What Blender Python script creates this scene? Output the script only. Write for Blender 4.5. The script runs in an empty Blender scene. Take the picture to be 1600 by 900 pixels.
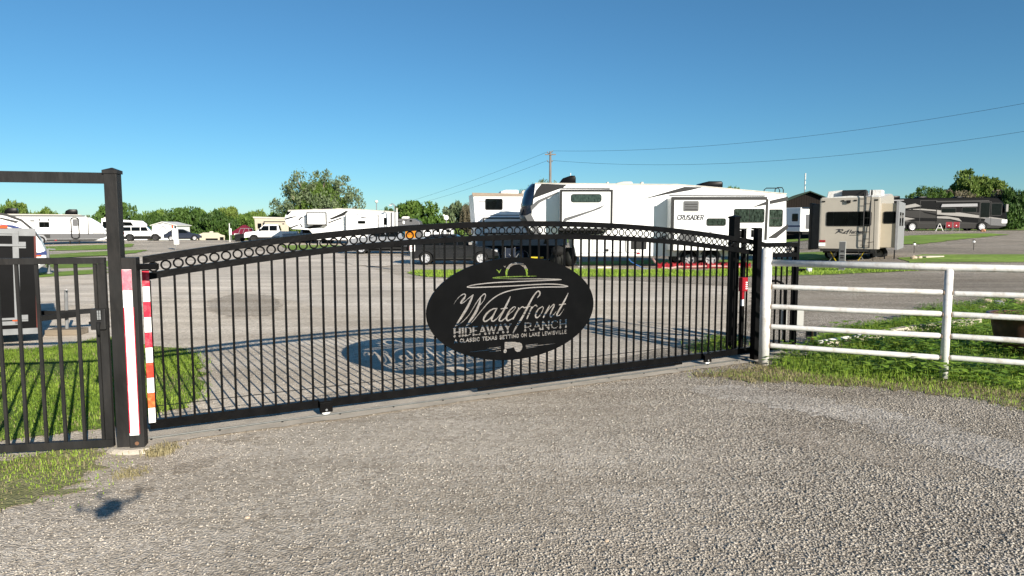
import bpy, bmesh, math, random
import numpy as np
from math import sin, cos, tan, atan, atan2, pi, radians, hypot, sqrt, exp
from mathutils import Vector, Matrix
from mathutils.geometry import delaunay_2d_cdt

random.seed(7); RNG = np.random.default_rng(11)
S = bpy.context.scene
COL = S.collection

# ---------------------------------------------------------------- camera, sky, sun, exposure
CAM_H, FPX = 1.85, 1080.0
PITCH = atan(95 / FPX)
cam_d = bpy.data.cameras.new('camera'); cam = bpy.data.objects.new('camera', cam_d); COL.objects.link(cam)
cam.location = (0, 0, CAM_H); cam.rotation_euler = (pi / 2 - PITCH, 0, 0)
cam_d.sensor_width = 36; cam_d.lens = FPX / 1600 * 36; cam_d.clip_start = 0.05; cam_d.clip_end = 5000
S.camera = cam
SUN_EL, SUN_AZ = radians(19.54), radians(180 - 31.06)          # azimuth clockwise from +Y
W = bpy.data.worlds.new('World'); S.world = W; W.use_nodes = True
nt = W.node_tree; nt.nodes.clear()
sky = nt.nodes.new('ShaderNodeTexSky'); sky.sky_type = 'NISHITA'; sky.sun_disc = False
sky.sun_elevation = SUN_EL; sky.sun_rotation = SUN_AZ
sky.air_density = 1.35; sky.dust_density = 0.6; sky.ozone_density = 10.0; sky.altitude = 3000
bg = nt.nodes.new('ShaderNodeBackground'); bg.inputs[1].default_value = 0.087
wo = nt.nodes.new('ShaderNodeOutputWorld')
tint = nt.nodes.new('ShaderNodeMixRGB'); tint.blend_type = 'MULTIPLY'; tint.inputs[0].default_value = 1; tint.inputs[2].default_value = (1.08, 1.0, .735, 1)
nt.links.new(sky.outputs[0], tint.inputs[1]); nt.links.new(tint.outputs[0], bg.inputs[0]); nt.links.new(bg.outputs[0], wo.inputs[0])
sd = bpy.data.lights.new('sun', 'SUN'); sd.energy = 5.0; sd.angle = radians(0.42); sd.color = (1.0, 0.93, 0.82)
sun = bpy.data.objects.new('sun', sd); COL.objects.link(sun)
sun.rotation_euler = Vector((-sin(SUN_AZ) * cos(SUN_EL), -cos(SUN_AZ) * cos(SUN_EL), -sin(SUN_EL))).to_track_quat('-Z', 'Y').to_euler()
sun.location = (20, -30, 30)
S.view_settings.view_transform = 'Standard'; S.view_settings.look = 'None'
S.view_settings.exposure = 0.8; S.view_settings.gamma = 1.0; S.view_settings.use_curve_mapping = False
S.cycles.max_bounces = 6

# ---------------------------------------------------------------- measuring helpers (photo pixels -> metres in the place)
cp, sp = cos(PITCH), sin(PITCH)
def sstep(a, b, x):
    t = min(1, max(0, (x - a) / (b - a))); return t * t * (3 - 2 * t)
def T(x, y):
    """terrain height"""
    if y < 15: return 0.0
    r = x / y
    z = 1.44 * sstep(.36, .58, r) * min(1, max(0, (y - 18) / 61))
    left = sstep(.72, .62, -r) * sstep(.02, .2, -r)
    z += .18 * left * exp(-((y - 86) / 12) ** 2)
    z -= 1.7 * sstep(.12, .3, -r) * sstep(93, 112, y)
    if y > 150: z += (y - 150) * .004
    return z
def ray(px, py):
    u = (px - 800) / FPX; v = (450 - py) / FPX
    return u, cp + v * sp, v * cp - sp
def D(px, py, d):
    u, a, b = ray(px, py); t = d / a
    return Vector((u * t, d, CAM_H + t * b))
def G(px, py, z=None):
    u, a, b = ray(px, py)
    if z is not None or (b < 0 and CAM_H / -b * a < 15):
        t = ((z or 0) - CAM_H) / b; return Vector((u * t, a * t, z or 0))
    t = 3.0
    while t < 400:
        x, y, zz = u * t, a * t, CAM_H + b * t
        if zz <= T(x, y): return Vector((x, y, T(x, y)))
        t *= 1.004
    return Vector((u * t, a * t, T(u * t, a * t)))

# ---------------------------------------------------------------- materials
MATS = {}
def mat(name, col, rough=.6, metal=0, var=.12, scale=6.0, bump=0.0, bscale=40, spec=.18, coat=0, stretch=(1, 1, 1), dirt=None, dirt_amt=0):
    if name in MATS: return MATS[name]
    m = bpy.data.materials.new(name); m.use_nodes = True; n = m.node_tree; L = n.links
    b = n.nodes['Principled BSDF']
    tc = n.nodes.new('ShaderNodeTexCoord'); mp = n.nodes.new('ShaderNodeMapping'); mp.inputs['Scale'].default_value = stretch
    L.new(tc.outputs['Object'], mp.inputs[0])
    nz = n.nodes.new('ShaderNodeTexNoise'); nz.inputs['Scale'].default_value = scale; nz.inputs['Detail'].default_value = 5
    L.new(mp.outputs[0], nz.inputs['Vector'])
    rp = n.nodes.new('ShaderNodeValToRGB')
    rp.color_ramp.elements[0].position = .3; rp.color_ramp.elements[1].position = .7
    rp.color_ramp.elements[0].color = tuple(c * (1 - var) for c in col) + (1,)
    rp.color_ramp.elements[1].color = tuple(min(1, c * (1 + var)) for c in col) + (1,)
    L.new(nz.outputs[0], rp.inputs[0]); out = rp.outputs[0]
    if dirt:
        nd = n.nodes.new('ShaderNodeTexNoise'); nd.inputs['Scale'].default_value = scale * .6; nd.inputs['Detail'].default_value = 8; nd.inputs['Roughness'].default_value = .7
        L.new(mp.outputs[0], nd.inputs['Vector'])
        r2 = n.nodes.new('ShaderNodeValToRGB'); r2.color_ramp.elements[0].position = .5; r2.color_ramp.elements[1].position = .68
        r2.color_ramp.elements[0].color = (0, 0, 0, 1); r2.color_ramp.elements[1].color = (dirt_amt,) * 3 + (1,)
        L.new(nd.outputs[0], r2.inputs[0])
        mx = n.nodes.new('ShaderNodeMixRGB'); L.new(r2.outputs[0], mx.inputs[0]); L.new(out, mx.inputs[1]); mx.inputs[2].default_value = tuple(dirt) + (1,)
        out = mx.outputs[0]
    L.new(out, b.inputs['Base Color'])
    b.inputs['Roughness'].default_value = rough; b.inputs['Metallic'].default_value = metal
    b.inputs['Specular IOR Level'].default_value = spec; b.inputs['Coat Weight'].default_value = coat
    if bump:
        bz = n.nodes.new('ShaderNodeTexNoise'); bz.inputs['Scale'].default_value = bscale; bz.inputs['Detail'].default_value = 6
        L.new(mp.outputs[0], bz.inputs['Vector'])
        bp = n.nodes.new('ShaderNodeBump'); bp.inputs['Strength'].default_value = bump; bp.inputs['Distance'].default_value = .02
        L.new(bz.outputs[0], bp.inputs['Height']); L.new(bp.outputs[0], b.inputs['Normal'])
    MATS[name] = m; return m

BLACK = mat('black_painted_steel', (0.0045, 0.0045, 0.0048), .33, var=.3, scale=9, bump=.1, bscale=30, dirt=(.012, .011, .010), dirt_amt=.35, spec=.06)
BLACK2 = mat('weathered_black_paint', (0.019, 0.0185, 0.018), .5, spec=.12, var=.35, scale=7, bump=.2, bscale=30, stretch=(1, 1, .35), dirt=(.045, .04, .036), dirt_amt=.45)
SIGNM = mat('satin_black_plate', (0.0035, 0.0037, 0.004), .35, var=.2, scale=5, dirt=(.008, .008, .008), dirt_amt=.3, spec=.05)
WHITEP = mat('white_pipe_paint', (.66, .65, .62), .5, var=.06, scale=14, bump=.12, bscale=25, dirt=(.36, .29, .22), dirt_amt=.6)
WHITE = mat('white_gelcoat', (.80, .80, .79), .3, var=.03, scale=2, dirt=(.66, .65, .62), dirt_amt=.3)
OFFW = mat('off_white_roof', (0.45, 0.42, 0.37), .6, var=.08)
CREAM = mat('tan_gelcoat', (0.38, 0.345, 0.295), .35, var=.04, scale=2)
CREAM2 = mat('cream_slide_panel', (0.42, 0.37, 0.285), .4, var=.04, scale=2)
GREYP = mat('mid_grey_paint', (0.1, 0.1, 0.103), .4, var=.06)
LGREY = mat('light_grey_paint', (0.24, 0.24, 0.245), .45, var=.06)
CHAR = mat('charcoal_trim', (0.022, 0.0215, 0.021), .45, var=.15)
DKGREY = mat('dark_grey_graphic', (0.022, 0.0215, 0.0215), .4, var=.08)
TANR = mat('tan_roof_edge', (0.26, 0.205, 0.155), .6, var=.1)
GLASS = mat('tinted_glass', (0.004, 0.005, 0.005), .02, var=.3, scale=3, spec=.14)
GLASSG = mat('reflection_green_curtain_glass', (0.025, 0.036, 0.028), .03, var=.85, scale=9, stretch=(1.6, 1.6, .7), spec=.6)  # reflected tree green painted into the glass, mottled like curtains
CAPGL = mat('sky_reflection_cap_glass', (0.008, 0.016, 0.035), .12, var=.15, spec=.6)  # dark cap glass with the reflected sky put into its blue
RUBBER = mat('tyre_rubber', (0.012, 0.012, 0.012), .85, var=.25, scale=20)
CHROME = mat('bright_alloy', (.48, .48, .49), .3, metal=.3, var=.08)
ALLOY = mat('painted_alloy', (.30, .30, .31), .35, metal=.2, var=.1)
GALV = mat('galvanised_aluminium', (.19, .195, .20), .42, metal=.1, var=.15)
TRBLK = mat('black_trailer_skin', (0.005, 0.005, 0.0055), .3, spec=.08, var=.2, scale=3, bump=.05, bscale=4)
DARK = mat('black_underbody', (.012, .012, .012), .8, var=.3)
RED = mat('red_plastic', (0.26, 0.01, 0.017), .4, var=.12)
TAPER = mat('red_reflective_tape', (.60, .018, .045), .35, var=.12, scale=30, dirt=(.75, .3, .3), dirt_amt=.4)
TAPEO = mat('faded_orange_tape', (.72, .10, .03), .35, var=.2, scale=30, dirt=(.8, .35, .1), dirt_amt=.6)
TAPEW = mat('white_reflective_tape', (.82, .82, .80), .35, var=.04, scale=30)
ORANGE = mat('amber_lens', (0.55, 0.07, 0.015), .3, var=.1)
MAROON = mat('maroon_canvas', (0.14, 0.012, 0.03), .8, var=.12)
SILVER = mat('silver_car_paint', (0.3, 0.31, 0.325), .28, metal=.35, var=.04, coat=.5)
CARWHITE = mat('white_car_paint', (.78, .78, .77), .25, var=.03, coat=.5)
GRAPH = mat('graphite_car_paint', (0.018, 0.019, 0.021), .25, metal=.3, var=.06, coat=.6)
NAVY = mat('navy_car_paint', (0.01, 0.015, 0.03), .25, metal=.2, var=.08, coat=.6)
BLUE = mat('blue_graphic', (0.015, 0.03, 0.12), .35, var=.1)
HOSEB = mat('blue_hose', (.05, .16, .45), .5, var=.1)
CONC = mat('concrete', (.50, .44, .36), .9, var=.14, scale=5, bump=.5, bscale=60, dirt=(.25, .22, .18), dirt_amt=.5)
STEEL = mat('grey_track_steel', (0.15, 0.15, 0.14), .5, metal=.5, var=.15, scale=20)
WOODB = mat('weathered_wood', (.20, .165, .125), .8, var=.25, scale=4, bump=.3, stretch=(.3, 4, 4))
POLEW = mat('utility_pole_wood', (0.17, 0.15, 0.13), .9, var=.25, scale=5, stretch=(6, 6, .3))
GBOX = mat('grey_electrical_box', (0.36, 0.36, 0.34), .5, var=.06)
BROWNW = mat('brown_wall_board', (0.014, 0.01, 0.008), .8, var=.2)
GREENR = mat('green_metal_roof', (0.025, 0.042, 0.03), .55, var=.1)
ORSIGN = mat('orange_sign_sheet', (0.5, 0.19, 0.012), .4, var=.06)
YEL = mat('yellow_plastic', (0.55, 0.4, 0.02), .4, var=.08)
BARK = mat('bark', (.085, .065, .05), .95, var=.3, scale=8, bump=.6, bscale=15)
PALEBARK = mat('pale_bark', (.30, .25, .20), .95, var=.2, scale=8)
TERRA = mat('terracotta_glaze', (0.1, 0.05, 0.032), .35, var=.3, scale=7, dirt=(.05, .045, .04), dirt_amt=.7)
ROCK = mat('pale_limestone', (.50, .40, .30), .9, var=.25, scale=5, bump=.6, bscale=12)
MSILV = mat('silver_coach_paint', (0.24, 0.23, 0.215), .35, var=.04, spec=.1)
MGRAPH = mat('pewter_coach_paint', (0.02, 0.019, 0.018), .4, var=.06, spec=.1)
MBLACK = mat('black_coach_paint', (0.004, 0.004, 0.0045), .3, var=.2, spec=.06)
MRED = mat('red_camp_chair', (0.17, 0.008, 0.016), .6, var=.1)
REDTXT = mat('red_lettering', (.55, .05, .05), .5, var=.05)
GTXT = mat('grey_lettering', (0.035, 0.035, 0.04), .4, var=.05)

def ground_mat(name, c_dark, c_mid, c_light, patch, cell=70, bump=.7, patch_amt=.6, streak=.85, coarse=0.0):
    m = bpy.data.materials.new(name); m.use_nodes = True; n = m.node_tree; L = n.links; b = n.nodes['Principled BSDF']
    tc = n.nodes.new('ShaderNodeTexCoord')
    def nd(t, **k):
        x = n.nodes.new(t)
        for a, v in k.items(): x.inputs[a].default_value = v
        return x
    wob = nd('ShaderNodeTexNoise', Scale=cell * .8, Detail=2.0); L.new(tc.outputs['Object'], wob.inputs['Vector'])
    vm = n.nodes.new('ShaderNodeVectorMath'); vm.operation = 'MULTIPLY_ADD'; vm.inputs[1].default_value = (.012,) * 3
    L.new(wob.outputs[1], vm.inputs[0]); L.new(tc.outputs['Object'], vm.inputs[2])
    vo = nd('ShaderNodeTexVoronoi', Scale=cell, Randomness=1.0); L.new(vm.outputs[0], vo.inputs['Vector'])
    vb = nd('ShaderNodeTexVoronoi', Scale=cell * .42, Randomness=1.0); L.new(vm.outputs[0], vb.inputs['Vector'])
    sep = n.nodes.new('ShaderNodeSeparateColor'); L.new(vo.outputs['Color'], sep.inputs[0])
    sp2 = n.nodes.new('ShaderNodeSeparateColor'); L.new(vb.outputs['Color'], sp2.inputs[0])
    ad = n.nodes.new('ShaderNodeMath'); ad.operation = 'MULTIPLY_ADD'; ad.inputs[1].default_value = .45
    L.new(sp2.outputs[1], ad.inputs[0])
    m5 = n.nodes.new('ShaderNodeMath'); m5.operation = 'MULTIPLY'; m5.inputs[1].default_value = .55; L.new(sep.outputs[0], m5.inputs[0]); L.new(m5.outputs[0], ad.inputs[2])
    rp = n.nodes.new('ShaderNodeValToRGB'); e = rp.color_ramp.elements
    e[0].position = .08; e[0].color = c_dark + (1,); e[1].position = .92; e[1].color = c_light + (1,)
    k = e.new(.5); k.color = c_mid + (1,)
    L.new(ad.outputs[0], rp.inputs[0])
    big = nd('ShaderNodeTexNoise', Scale=.42, Detail=7.0, Roughness=.62); L.new(tc.outputs['Object'], big.inputs['Vector'])
    r2 = n.nodes.new('ShaderNodeValToRGB'); r2.color_ramp.elements[0].position = .44; r2.color_ramp.elements[1].position = .66
    r2.color_ramp.elements[0].color = (0, 0, 0, 1); r2.color_ramp.elements[1].color = (patch_amt,) * 3 + (1,)
    L.new(big.outputs[0], r2.inputs[0])
    mx = n.nodes.new('ShaderNodeMixRGB'); L.new(r2.outputs[0], mx.inputs[0]); L.new(rp.outputs[0], mx.inputs[1]); mx.inputs[2].default_value = patch + (1,)
    big2 = nd('ShaderNodeTexNoise', Scale=.17, Detail=5.0, Roughness=.6); L.new(tc.outputs['Object'], big2.inputs['Vector'])
    r3 = n.nodes.new('ShaderNodeValToRGB'); r3.color_ramp.elements[0].position = .35; r3.color_ramp.elements[1].position = .65
    r3.color_ramp.elements[0].color = (.78, .77, .76, 1); r3.color_ramp.elements[1].color = (1.12, 1.1, 1.08, 1)
    L.new(big2.outputs[0], r3.inputs[0])
    ml = n.nodes.new('ShaderNodeMixRGB'); ml.blend_type = 'MULTIPLY'; ml.inputs[0].default_value = 1; L.new(mx.outputs[0], ml.inputs[1]); L.new(r3.outputs[0], ml.inputs[2])
    mp = n.nodes.new('ShaderNodeMapping'); mp.inputs['Rotation'].default_value = (0, 0, radians(18)); mp.inputs['Scale'].default_value = (.16, 1.15, 1); L.new(tc.outputs['Object'], mp.inputs[0])
    stn = nd('ShaderNodeTexNoise', Scale=1.0, Detail=6.0, Roughness=.65, Distortion=.6); L.new(mp.outputs[0], stn.inputs['Vector'])
    r4 = n.nodes.new('ShaderNodeValToRGB'); r4.color_ramp.elements[0].position = .38; r4.color_ramp.elements[1].position = .62
    r4.color_ramp.elements[0].color = (.74, .71, .67, 1); r4.color_ramp.elements[1].color = (1.06, 1.05, 1.04, 1); L.new(stn.outputs[0], r4.inputs[0])
    m4 = n.nodes.new('ShaderNodeMixRGB'); m4.blend_type = 'MULTIPLY'; m4.inputs[0].default_value = streak; L.new(ml.outputs[0], m4.inputs[1]); L.new(r4.outputs[0], m4.inputs[2])
    outc = m4.outputs[0]
    if coarse:      # loose coarse stone toward the east; gaps painted dark for dirt and shaded hollows
        sx = n.nodes.new('ShaderNodeSeparateXYZ'); L.new(tc.outputs['Object'], sx.inputs[0])
        ns2 = nd('ShaderNodeTexNoise', Scale=.7, Detail=5.0); L.new(tc.outputs['Object'], ns2.inputs['Vector'])
        ma = n.nodes.new('ShaderNodeMath'); ma.operation = 'MULTIPLY_ADD'; ma.inputs[1].default_value = 5.0; L.new(ns2.outputs[0], ma.inputs[0]); L.new(sx.outputs[0], ma.inputs[2])
        mr = n.nodes.new('ShaderNodeMapRange'); mr.inputs['From Min'].default_value = 1.6; mr.inputs['From Max'].default_value = 5.2; mr.inputs['To Min'].default_value = .16; mr.inputs['To Max'].default_value = coarse; L.new(ma.outputs[0], mr.inputs['Value'])
        gp_ = n.nodes.new('ShaderNodeMapRange'); gp_.inputs['From Min'].default_value = .38; gp_.inputs['From Max'].default_value = .62; L.new(vo.outputs['Distance'], gp_.inputs['Value'])
        mm = n.nodes.new('ShaderNodeMath'); mm.operation = 'MULTIPLY'; L.new(mr.outputs[0], mm.inputs[0]); L.new(gp_.outputs[0], mm.inputs[1])
        mg = n.nodes.new('ShaderNodeMixRGB'); L.new(mm.outputs[0], mg.inputs[0]); L.new(outc, mg.inputs[1]); mg.inputs[2].default_value = (.05, .042, .034, 1); outc = mg.outputs[0]
    L.new(outc, b.inputs['Base Color']); b.inputs['Roughness'].default_value = .95; b.inputs['Specular IOR Level'].default_value = .15
    bp = n.nodes.new('ShaderNodeBump'); bp.inputs['Strength'].default_value = bump; bp.inputs['Distance'].default_value = .012
    sub = n.nodes.new('ShaderNodeMath'); sub.operation = 'SUBTRACT'; L.new(ad.outputs[0], sub.inputs[0]); L.new(vo.outputs['Distance'], sub.inputs[1])
    L.new(sub.outputs[0], bp.inputs['Height']); L.new(bp.outputs[0], b.inputs['Normal'])
    MATS[name] = m; return m
GRAVEL = ground_mat('crushed_gravel', (.38, .335, .275), (.61, .545, .455), (.81, .745, .65), (.49, .43, .345), cell=58, bump=.62, patch_amt=.5, coarse=.85)
INGR = ground_mat('beige_inner_gravel', (.48, .425, .345), (.71, .635, .53), (.88, .80, .69), (.57, .495, .395), cell=50, bump=.6, patch_amt=.5)
PALEGR = ground_mat('pale_loose_gravel', (.40, .37, .325), (.68, .63, .56), (.90, .85, .77), (.47, .41, .335), cell=46, bump=.8, patch_amt=.4, coarse=.6)
MUDGR = ground_mat('brown_damp_gravel', (.30, .26, .21), (.51, .45, .37), (.72, .655, .565), (.42, .36, .285), cell=50, bump=.7, patch_amt=.6, coarse=.6)
TANGR = ground_mat('tan_packed_gravel', (.58, .515, .43), (.74, .67, .575), (.86, .795, .70), (.56, .49, .41), cell=46, bump=.5, patch_amt=.5)
LIMEGR = ground_mat('pale_limestone_gravel', (.66, .58, .49), (.80, .725, .62), (.90, .83, .73), (.68, .60, .50), cell=50, patch_amt=.5)
TURF = ground_mat('turf_soil', (.085, .14, .025), (.13, .21, .04), (.18, .28, .055), (.20, .22, .08), cell=26, patch_amt=.5)
FARTURF = ground_mat('mown_turf', (.15, .25, .04), (.22, .36, .06), (.29, .43, .085), (.31, .34, .12), cell=9, bump=.3, patch_amt=.45)
VERGE = ground_mat('thin_olive_verge', (.14, .16, .06), (.22, .245, .09), (.33, .33, .15), (.42, .36, .28), cell=40, patch_amt=.8)
DRYTURF = ground_mat('dry_grass_soil', (.18, .145, .085), (.27, .225, .14), (.42, .36, .26), (.19, .19, .075), cell=40)

def leaf_mat(name, c0, c1, trans=.25, nscale=.5):
    m = bpy.data.materials.new(name); m.use_nodes = True; n = m.node_tree; L = n.links
    b = n.nodes['Principled BSDF']; out = n.nodes['Material Output']
    geo = n.nodes.new('ShaderNodeNewGeometry'); oi = n.nodes.new('ShaderNodeObjectInfo')
    nz = n.nodes.new('ShaderNodeTexNoise'); nz.inputs['Scale'].default_value = nscale; nz.inputs['Detail'].default_value = 4
    L.new(geo.outputs['Position'], nz.inputs['Vector'])
    ri = n.nodes.new('ShaderNodeMath'); ri.operation = 'MULTIPLY_ADD'; ri.inputs[1].default_value = .35
    L.new(geo.outputs['Random Per Island'], ri.inputs[0]); L.new(nz.outputs[0], ri.inputs[2])
    r3 = n.nodes.new('ShaderNodeMath'); r3.operation = 'MULTIPLY_ADD'; r3.inputs[1].default_value = .25; L.new(oi.outputs['Random'], r3.inputs[0]); L.new(ri.outputs[0], r3.inputs[2])
    rp = n.nodes.new('ShaderNodeValToRGB'); e = rp.color_ramp.elements; e[0].position = .45; e[0].color = c0 + (1,); e[1].position = 1.0; e[1].color = c1 + (1,)
    L.new(r3.outputs[0], rp.inputs[0]); L.new(rp.outputs[0], b.inputs['Base Color']); b.inputs['Roughness'].default_value = .6; b.inputs['Specular IOR Level'].default_value = .25
    tr = n.nodes.new('ShaderNodeBsdfTranslucent'); L.new(rp.outputs[0], tr.inputs[0])
    mx = n.nodes.new('ShaderNodeMixShader'); mx.inputs[0].default_value = trans
    L.new(b.outputs[0], mx.inputs[1]); L.new(tr.outputs[0], mx.inputs[2]); L.new(mx.outputs[0], out.inputs[0])
    return m
LEAF_DK = leaf_mat('dark_oak_leaf', (.025, .06, .012), (.085, .15, .03))
LEAF_MD = leaf_mat('mid_green_leaf', (.045, .10, .014), (.14, .215, .04))
LEAF_LT = leaf_mat('spring_green_leaf', (.055, .11, .014), (.17, .23, .05))
LEAF_GR = leaf_mat('grey_green_leaf', (.07, .105, .045), (.20, .245, .125))
LEAF_BR = leaf_mat('brownish_bud_leaf', (.09, .08, .045), (.20, .17, .11))
BLADE = leaf_mat('grass_blade', (.10, .18, .018), (.32, .44, .06), .3, 1.2)
BLADEL = leaf_mat('lush_weed_leaf', (.07, .165, .015), (.26, .40, .05), .3, 1.5)
BLADED = leaf_mat('dry_grass_blade', (.16, .14, .06), (.34, .29, .16), .2, 1.5)
STONEM = leaf_mat('loose_stone', (.25, .225, .19), (.52, .475, .41), 0.0, 8)

# ---------------------------------------------------------------- mesh helpers
class MB:
    def __init__(s): s.v = []; s.f = []
    def add(s, vs, fs):
        o = len(s.v); s.v += [tuple(v) for v in vs]; s.f += [tuple(i + o for i in f) for f in fs]; return s
    def box(s, x0, y0, z0, x1, y1, z1, b=0):
        if b <= 0:
            return s.add([(x, y, z) for x in (x0, x1) for y in (y0, y1) for z in (z0, z1)],
                         [(0, 1, 3, 2), (4, 6, 7, 5), (0, 4, 5, 1), (2, 3, 7, 6), (0, 2, 6, 4), (1, 5, 7, 3)])
        bm = bmesh.new(); bmesh.ops.create_cube(bm, size=1)
        for v in bm.verts: v.co = Vector(((x0 + x1) / 2 + v.co.x * (x1 - x0), (y0 + y1) / 2 + v.co.y * (y1 - y0), (z0 + z1) / 2 + v.co.z * (z1 - z0)))
        bmesh.ops.bevel(bm, geom=bm.edges[:], offset=b, segments=2, profile=.5, affect='EDGES')
        return s.bm(bm)
    def bm(s, bm):
        bm.verts.index_update(); s.add([v.co[:] for v in bm.verts], [[v.index for v in f.verts] for f in bm.faces]); bm.free(); return s
    def prism(s, poly, y0, y1, bev=0, seg=2):
        """outline in (x, z), extruded along y"""
        n = len(poly)
        if bev <= 0:
            vs = [(x, y0, z) for x, z in poly] + [(x, y1, z) for x, z in poly]
            return s.add(vs, [tuple(range(n)), tuple(range(2 * n - 1, n - 1, -1))] + [(i, n + i, n + (i + 1) % n, (i + 1) % n) for i in range(n)])
        bm = bmesh.new()
        a = [bm.verts.new((x, y0, z)) for x, z in poly]; c = [bm.verts.new((x, y1, z)) for x, z in poly]
        fa = bm.faces.new(a); fc = bm.faces.new(c[::-1])
        for i in range(n): bm.faces.new((a[i], c[i], c[(i + 1) % n], a[(i + 1) % n]))
        bmesh.ops.bevel(bm, geom=list(set(fa.edges[:] + fc.edges[:])), offset=bev, segments=seg, profile=.5, affect='EDGES')
        return s.bm(bm)
    def loft(s, rings, caps=True):
        n = len(rings[0]); vs = [p for r in rings for p in r]; fs = []
        for k in range(len(rings) - 1):
            for i in range(n): fs.append((k * n + i, (k + 1) * n + i, (k + 1) * n + (i + 1) % n, k * n + (i + 1) % n))
        if caps: fs += [tuple(range(n)), tuple(range(len(vs) - 1, len(vs) - n - 1, -1))]
        return s.add(vs, fs)
    def tube(s, pts, r, n=8, cap=True):
        pts = [Vector(p) for p in pts]; rr = r if isinstance(r, (list, tuple)) else [r] * len(pts)
        rings = []; up = None
        for i, p in enumerate(pts):
            t = (pts[min(i + 1, len(pts) - 1)] - pts[max(i - 1, 0)]).normalized()
            if up is None: up = Vector((0, 0, 1)) if abs(t.z) < .9 else Vector((1, 0, 0))
            a = t.cross(up).normalized(); b = a.cross(t).normalized(); up = b
            rings.append([p + (a * cos(2 * pi * k / n) + b * sin(2 * pi * k / n)) * rr[i] for k in range(n)])
        return s.loft(rings, cap)
    def lathe(s, prof, n=20, axis='z', c=(0, 0, 0)):
        rings = []
        for r, h in prof:
            q = []
            for k in range(n):
                a = 2 * pi * k / n; u, w = r * cos(a), r * sin(a)
                q.append({'z': (c[0] + u, c[1] + w, c[2] + h), 'y': (c[0] + u, c[1] + h, c[2] + w), 'x': (c[0] + h, c[1] + u, c[2] + w)}[axis])
            rings.append(q)
        return s.loft(rings, prof[0][0] > 1e-4 and prof[-1][0] > 1e-4 and prof[0] != prof[-1])
    def torus(s, c, R, r, n=18, m=6, axis='y'):
        vs = []; fs = []
        for i in range(n):
            a = 2 * pi * i / n
            for j in range(m):
                b = 2 * pi * j / m; q = R + r * cos(b); vs.append((c[0] + q * cos(a), c[1] + r * sin(b), c[2] + q * sin(a)))
        for i in range(n):
            for j in range(m): fs.append((i * m + j, ((i + 1) % n) * m + j, ((i + 1) % n) * m + (j + 1) % m, i * m + (j + 1) % m))
        return s.add(vs, fs)
    def blob(s, c, rx, ry, rz, jit=.15, sub=2, seed=0):
        bm = bmesh.new(); bmesh.ops.create_icosphere(bm, subdivisions=sub, radius=1); rd = random.Random(seed)
        for v in bm.verts:
            k = 1 + rd.uniform(-jit, jit); v.co = Vector((c[0] + v.co.x * rx * k, c[1] + v.co.y * ry * k, c[2] + v.co.z * rz * k))
        return s.bm(bm)
    def mesh(s, name, m, smooth=False):
        me = bpy.data.meshes.new(name); me.from_pydata(s.v, [], s.f)
        if m: me.materials.append(m)
        me.validate()
        bm = bmesh.new(); bm.from_mesh(me); bmesh.ops.recalc_face_normals(bm, faces=bm.faces[:]); bm.to_mesh(me); bm.free()
        if smooth: me.shade_smooth()
        return me
    def obj(s, name, m, parent=None, smooth=False, **k):
        return link(name, s.mesh(name, m, smooth), parent, **k)
def link(name, data, parent=None, loc=None, rz=None):
    o = bpy.data.objects.new(name, data); COL.objects.link(o)
    if parent: o.parent = parent
    if loc is not None: o.location = loc
    if rz is not None: o.rotation_euler.z = rz
    return o
def tag(o, label=None, cat=None, group=None, kind=None):
    if label: o['label'] = label
    if cat: o['category'] = cat
    if group: o['group'] = group
    if kind: o['kind'] = kind
    return o
def thing(name, label, cat, loc=(0, 0, 0), rz=0, group=None):
    return tag(link(name, None, None, loc, rz), label, cat, group)
def copy_tree(o, parent=None):
    c = o.copy(); COL.objects.link(c)
    if parent: c.parent = parent
    for ch in list(o.children): copy_tree(ch, c)
    return c
def rrect(x0, z0, x1, z1, r, n=4):
    if x0 > x1: x0, x1 = x1, x0
    if z0 > z1: z0, z1 = z1, z0
    r = min(r, (x1 - x0) / 2 - 1e-3, (z1 - z0) / 2 - 1e-3); P = []
    for cx, cz, a in ((x1 - r, z1 - r, 0), (x0 + r, z1 - r, 1), (x0 + r, z0 + r, 2), (x1 - r, z0 + r, 3)):
        for k in range(n + 1):
            t = (a + k / n) * pi / 2; P.append((cx + r * cos(t), cz + r * sin(t)))
    return P
def beam(p0, p1, w, h):
    """square tube between two points: w across, h up"""
    p0, p1 = Vector(p0), Vector(p1); t = (p1 - p0).normalized(); a = t.cross(Vector((0, 0, 1)))
    a = Vector((1, 0, 0)) if a.length < 1e-4 else a.normalized(); b = a.cross(t).normalized()
    m = MB(); m.loft([[p + a * sx * w / 2 + b * sz * h / 2 for sx, sz in ((-1, -1), (1, -1), (1, 1), (-1, 1))] for p in (p0, p1)]); return m

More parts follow.
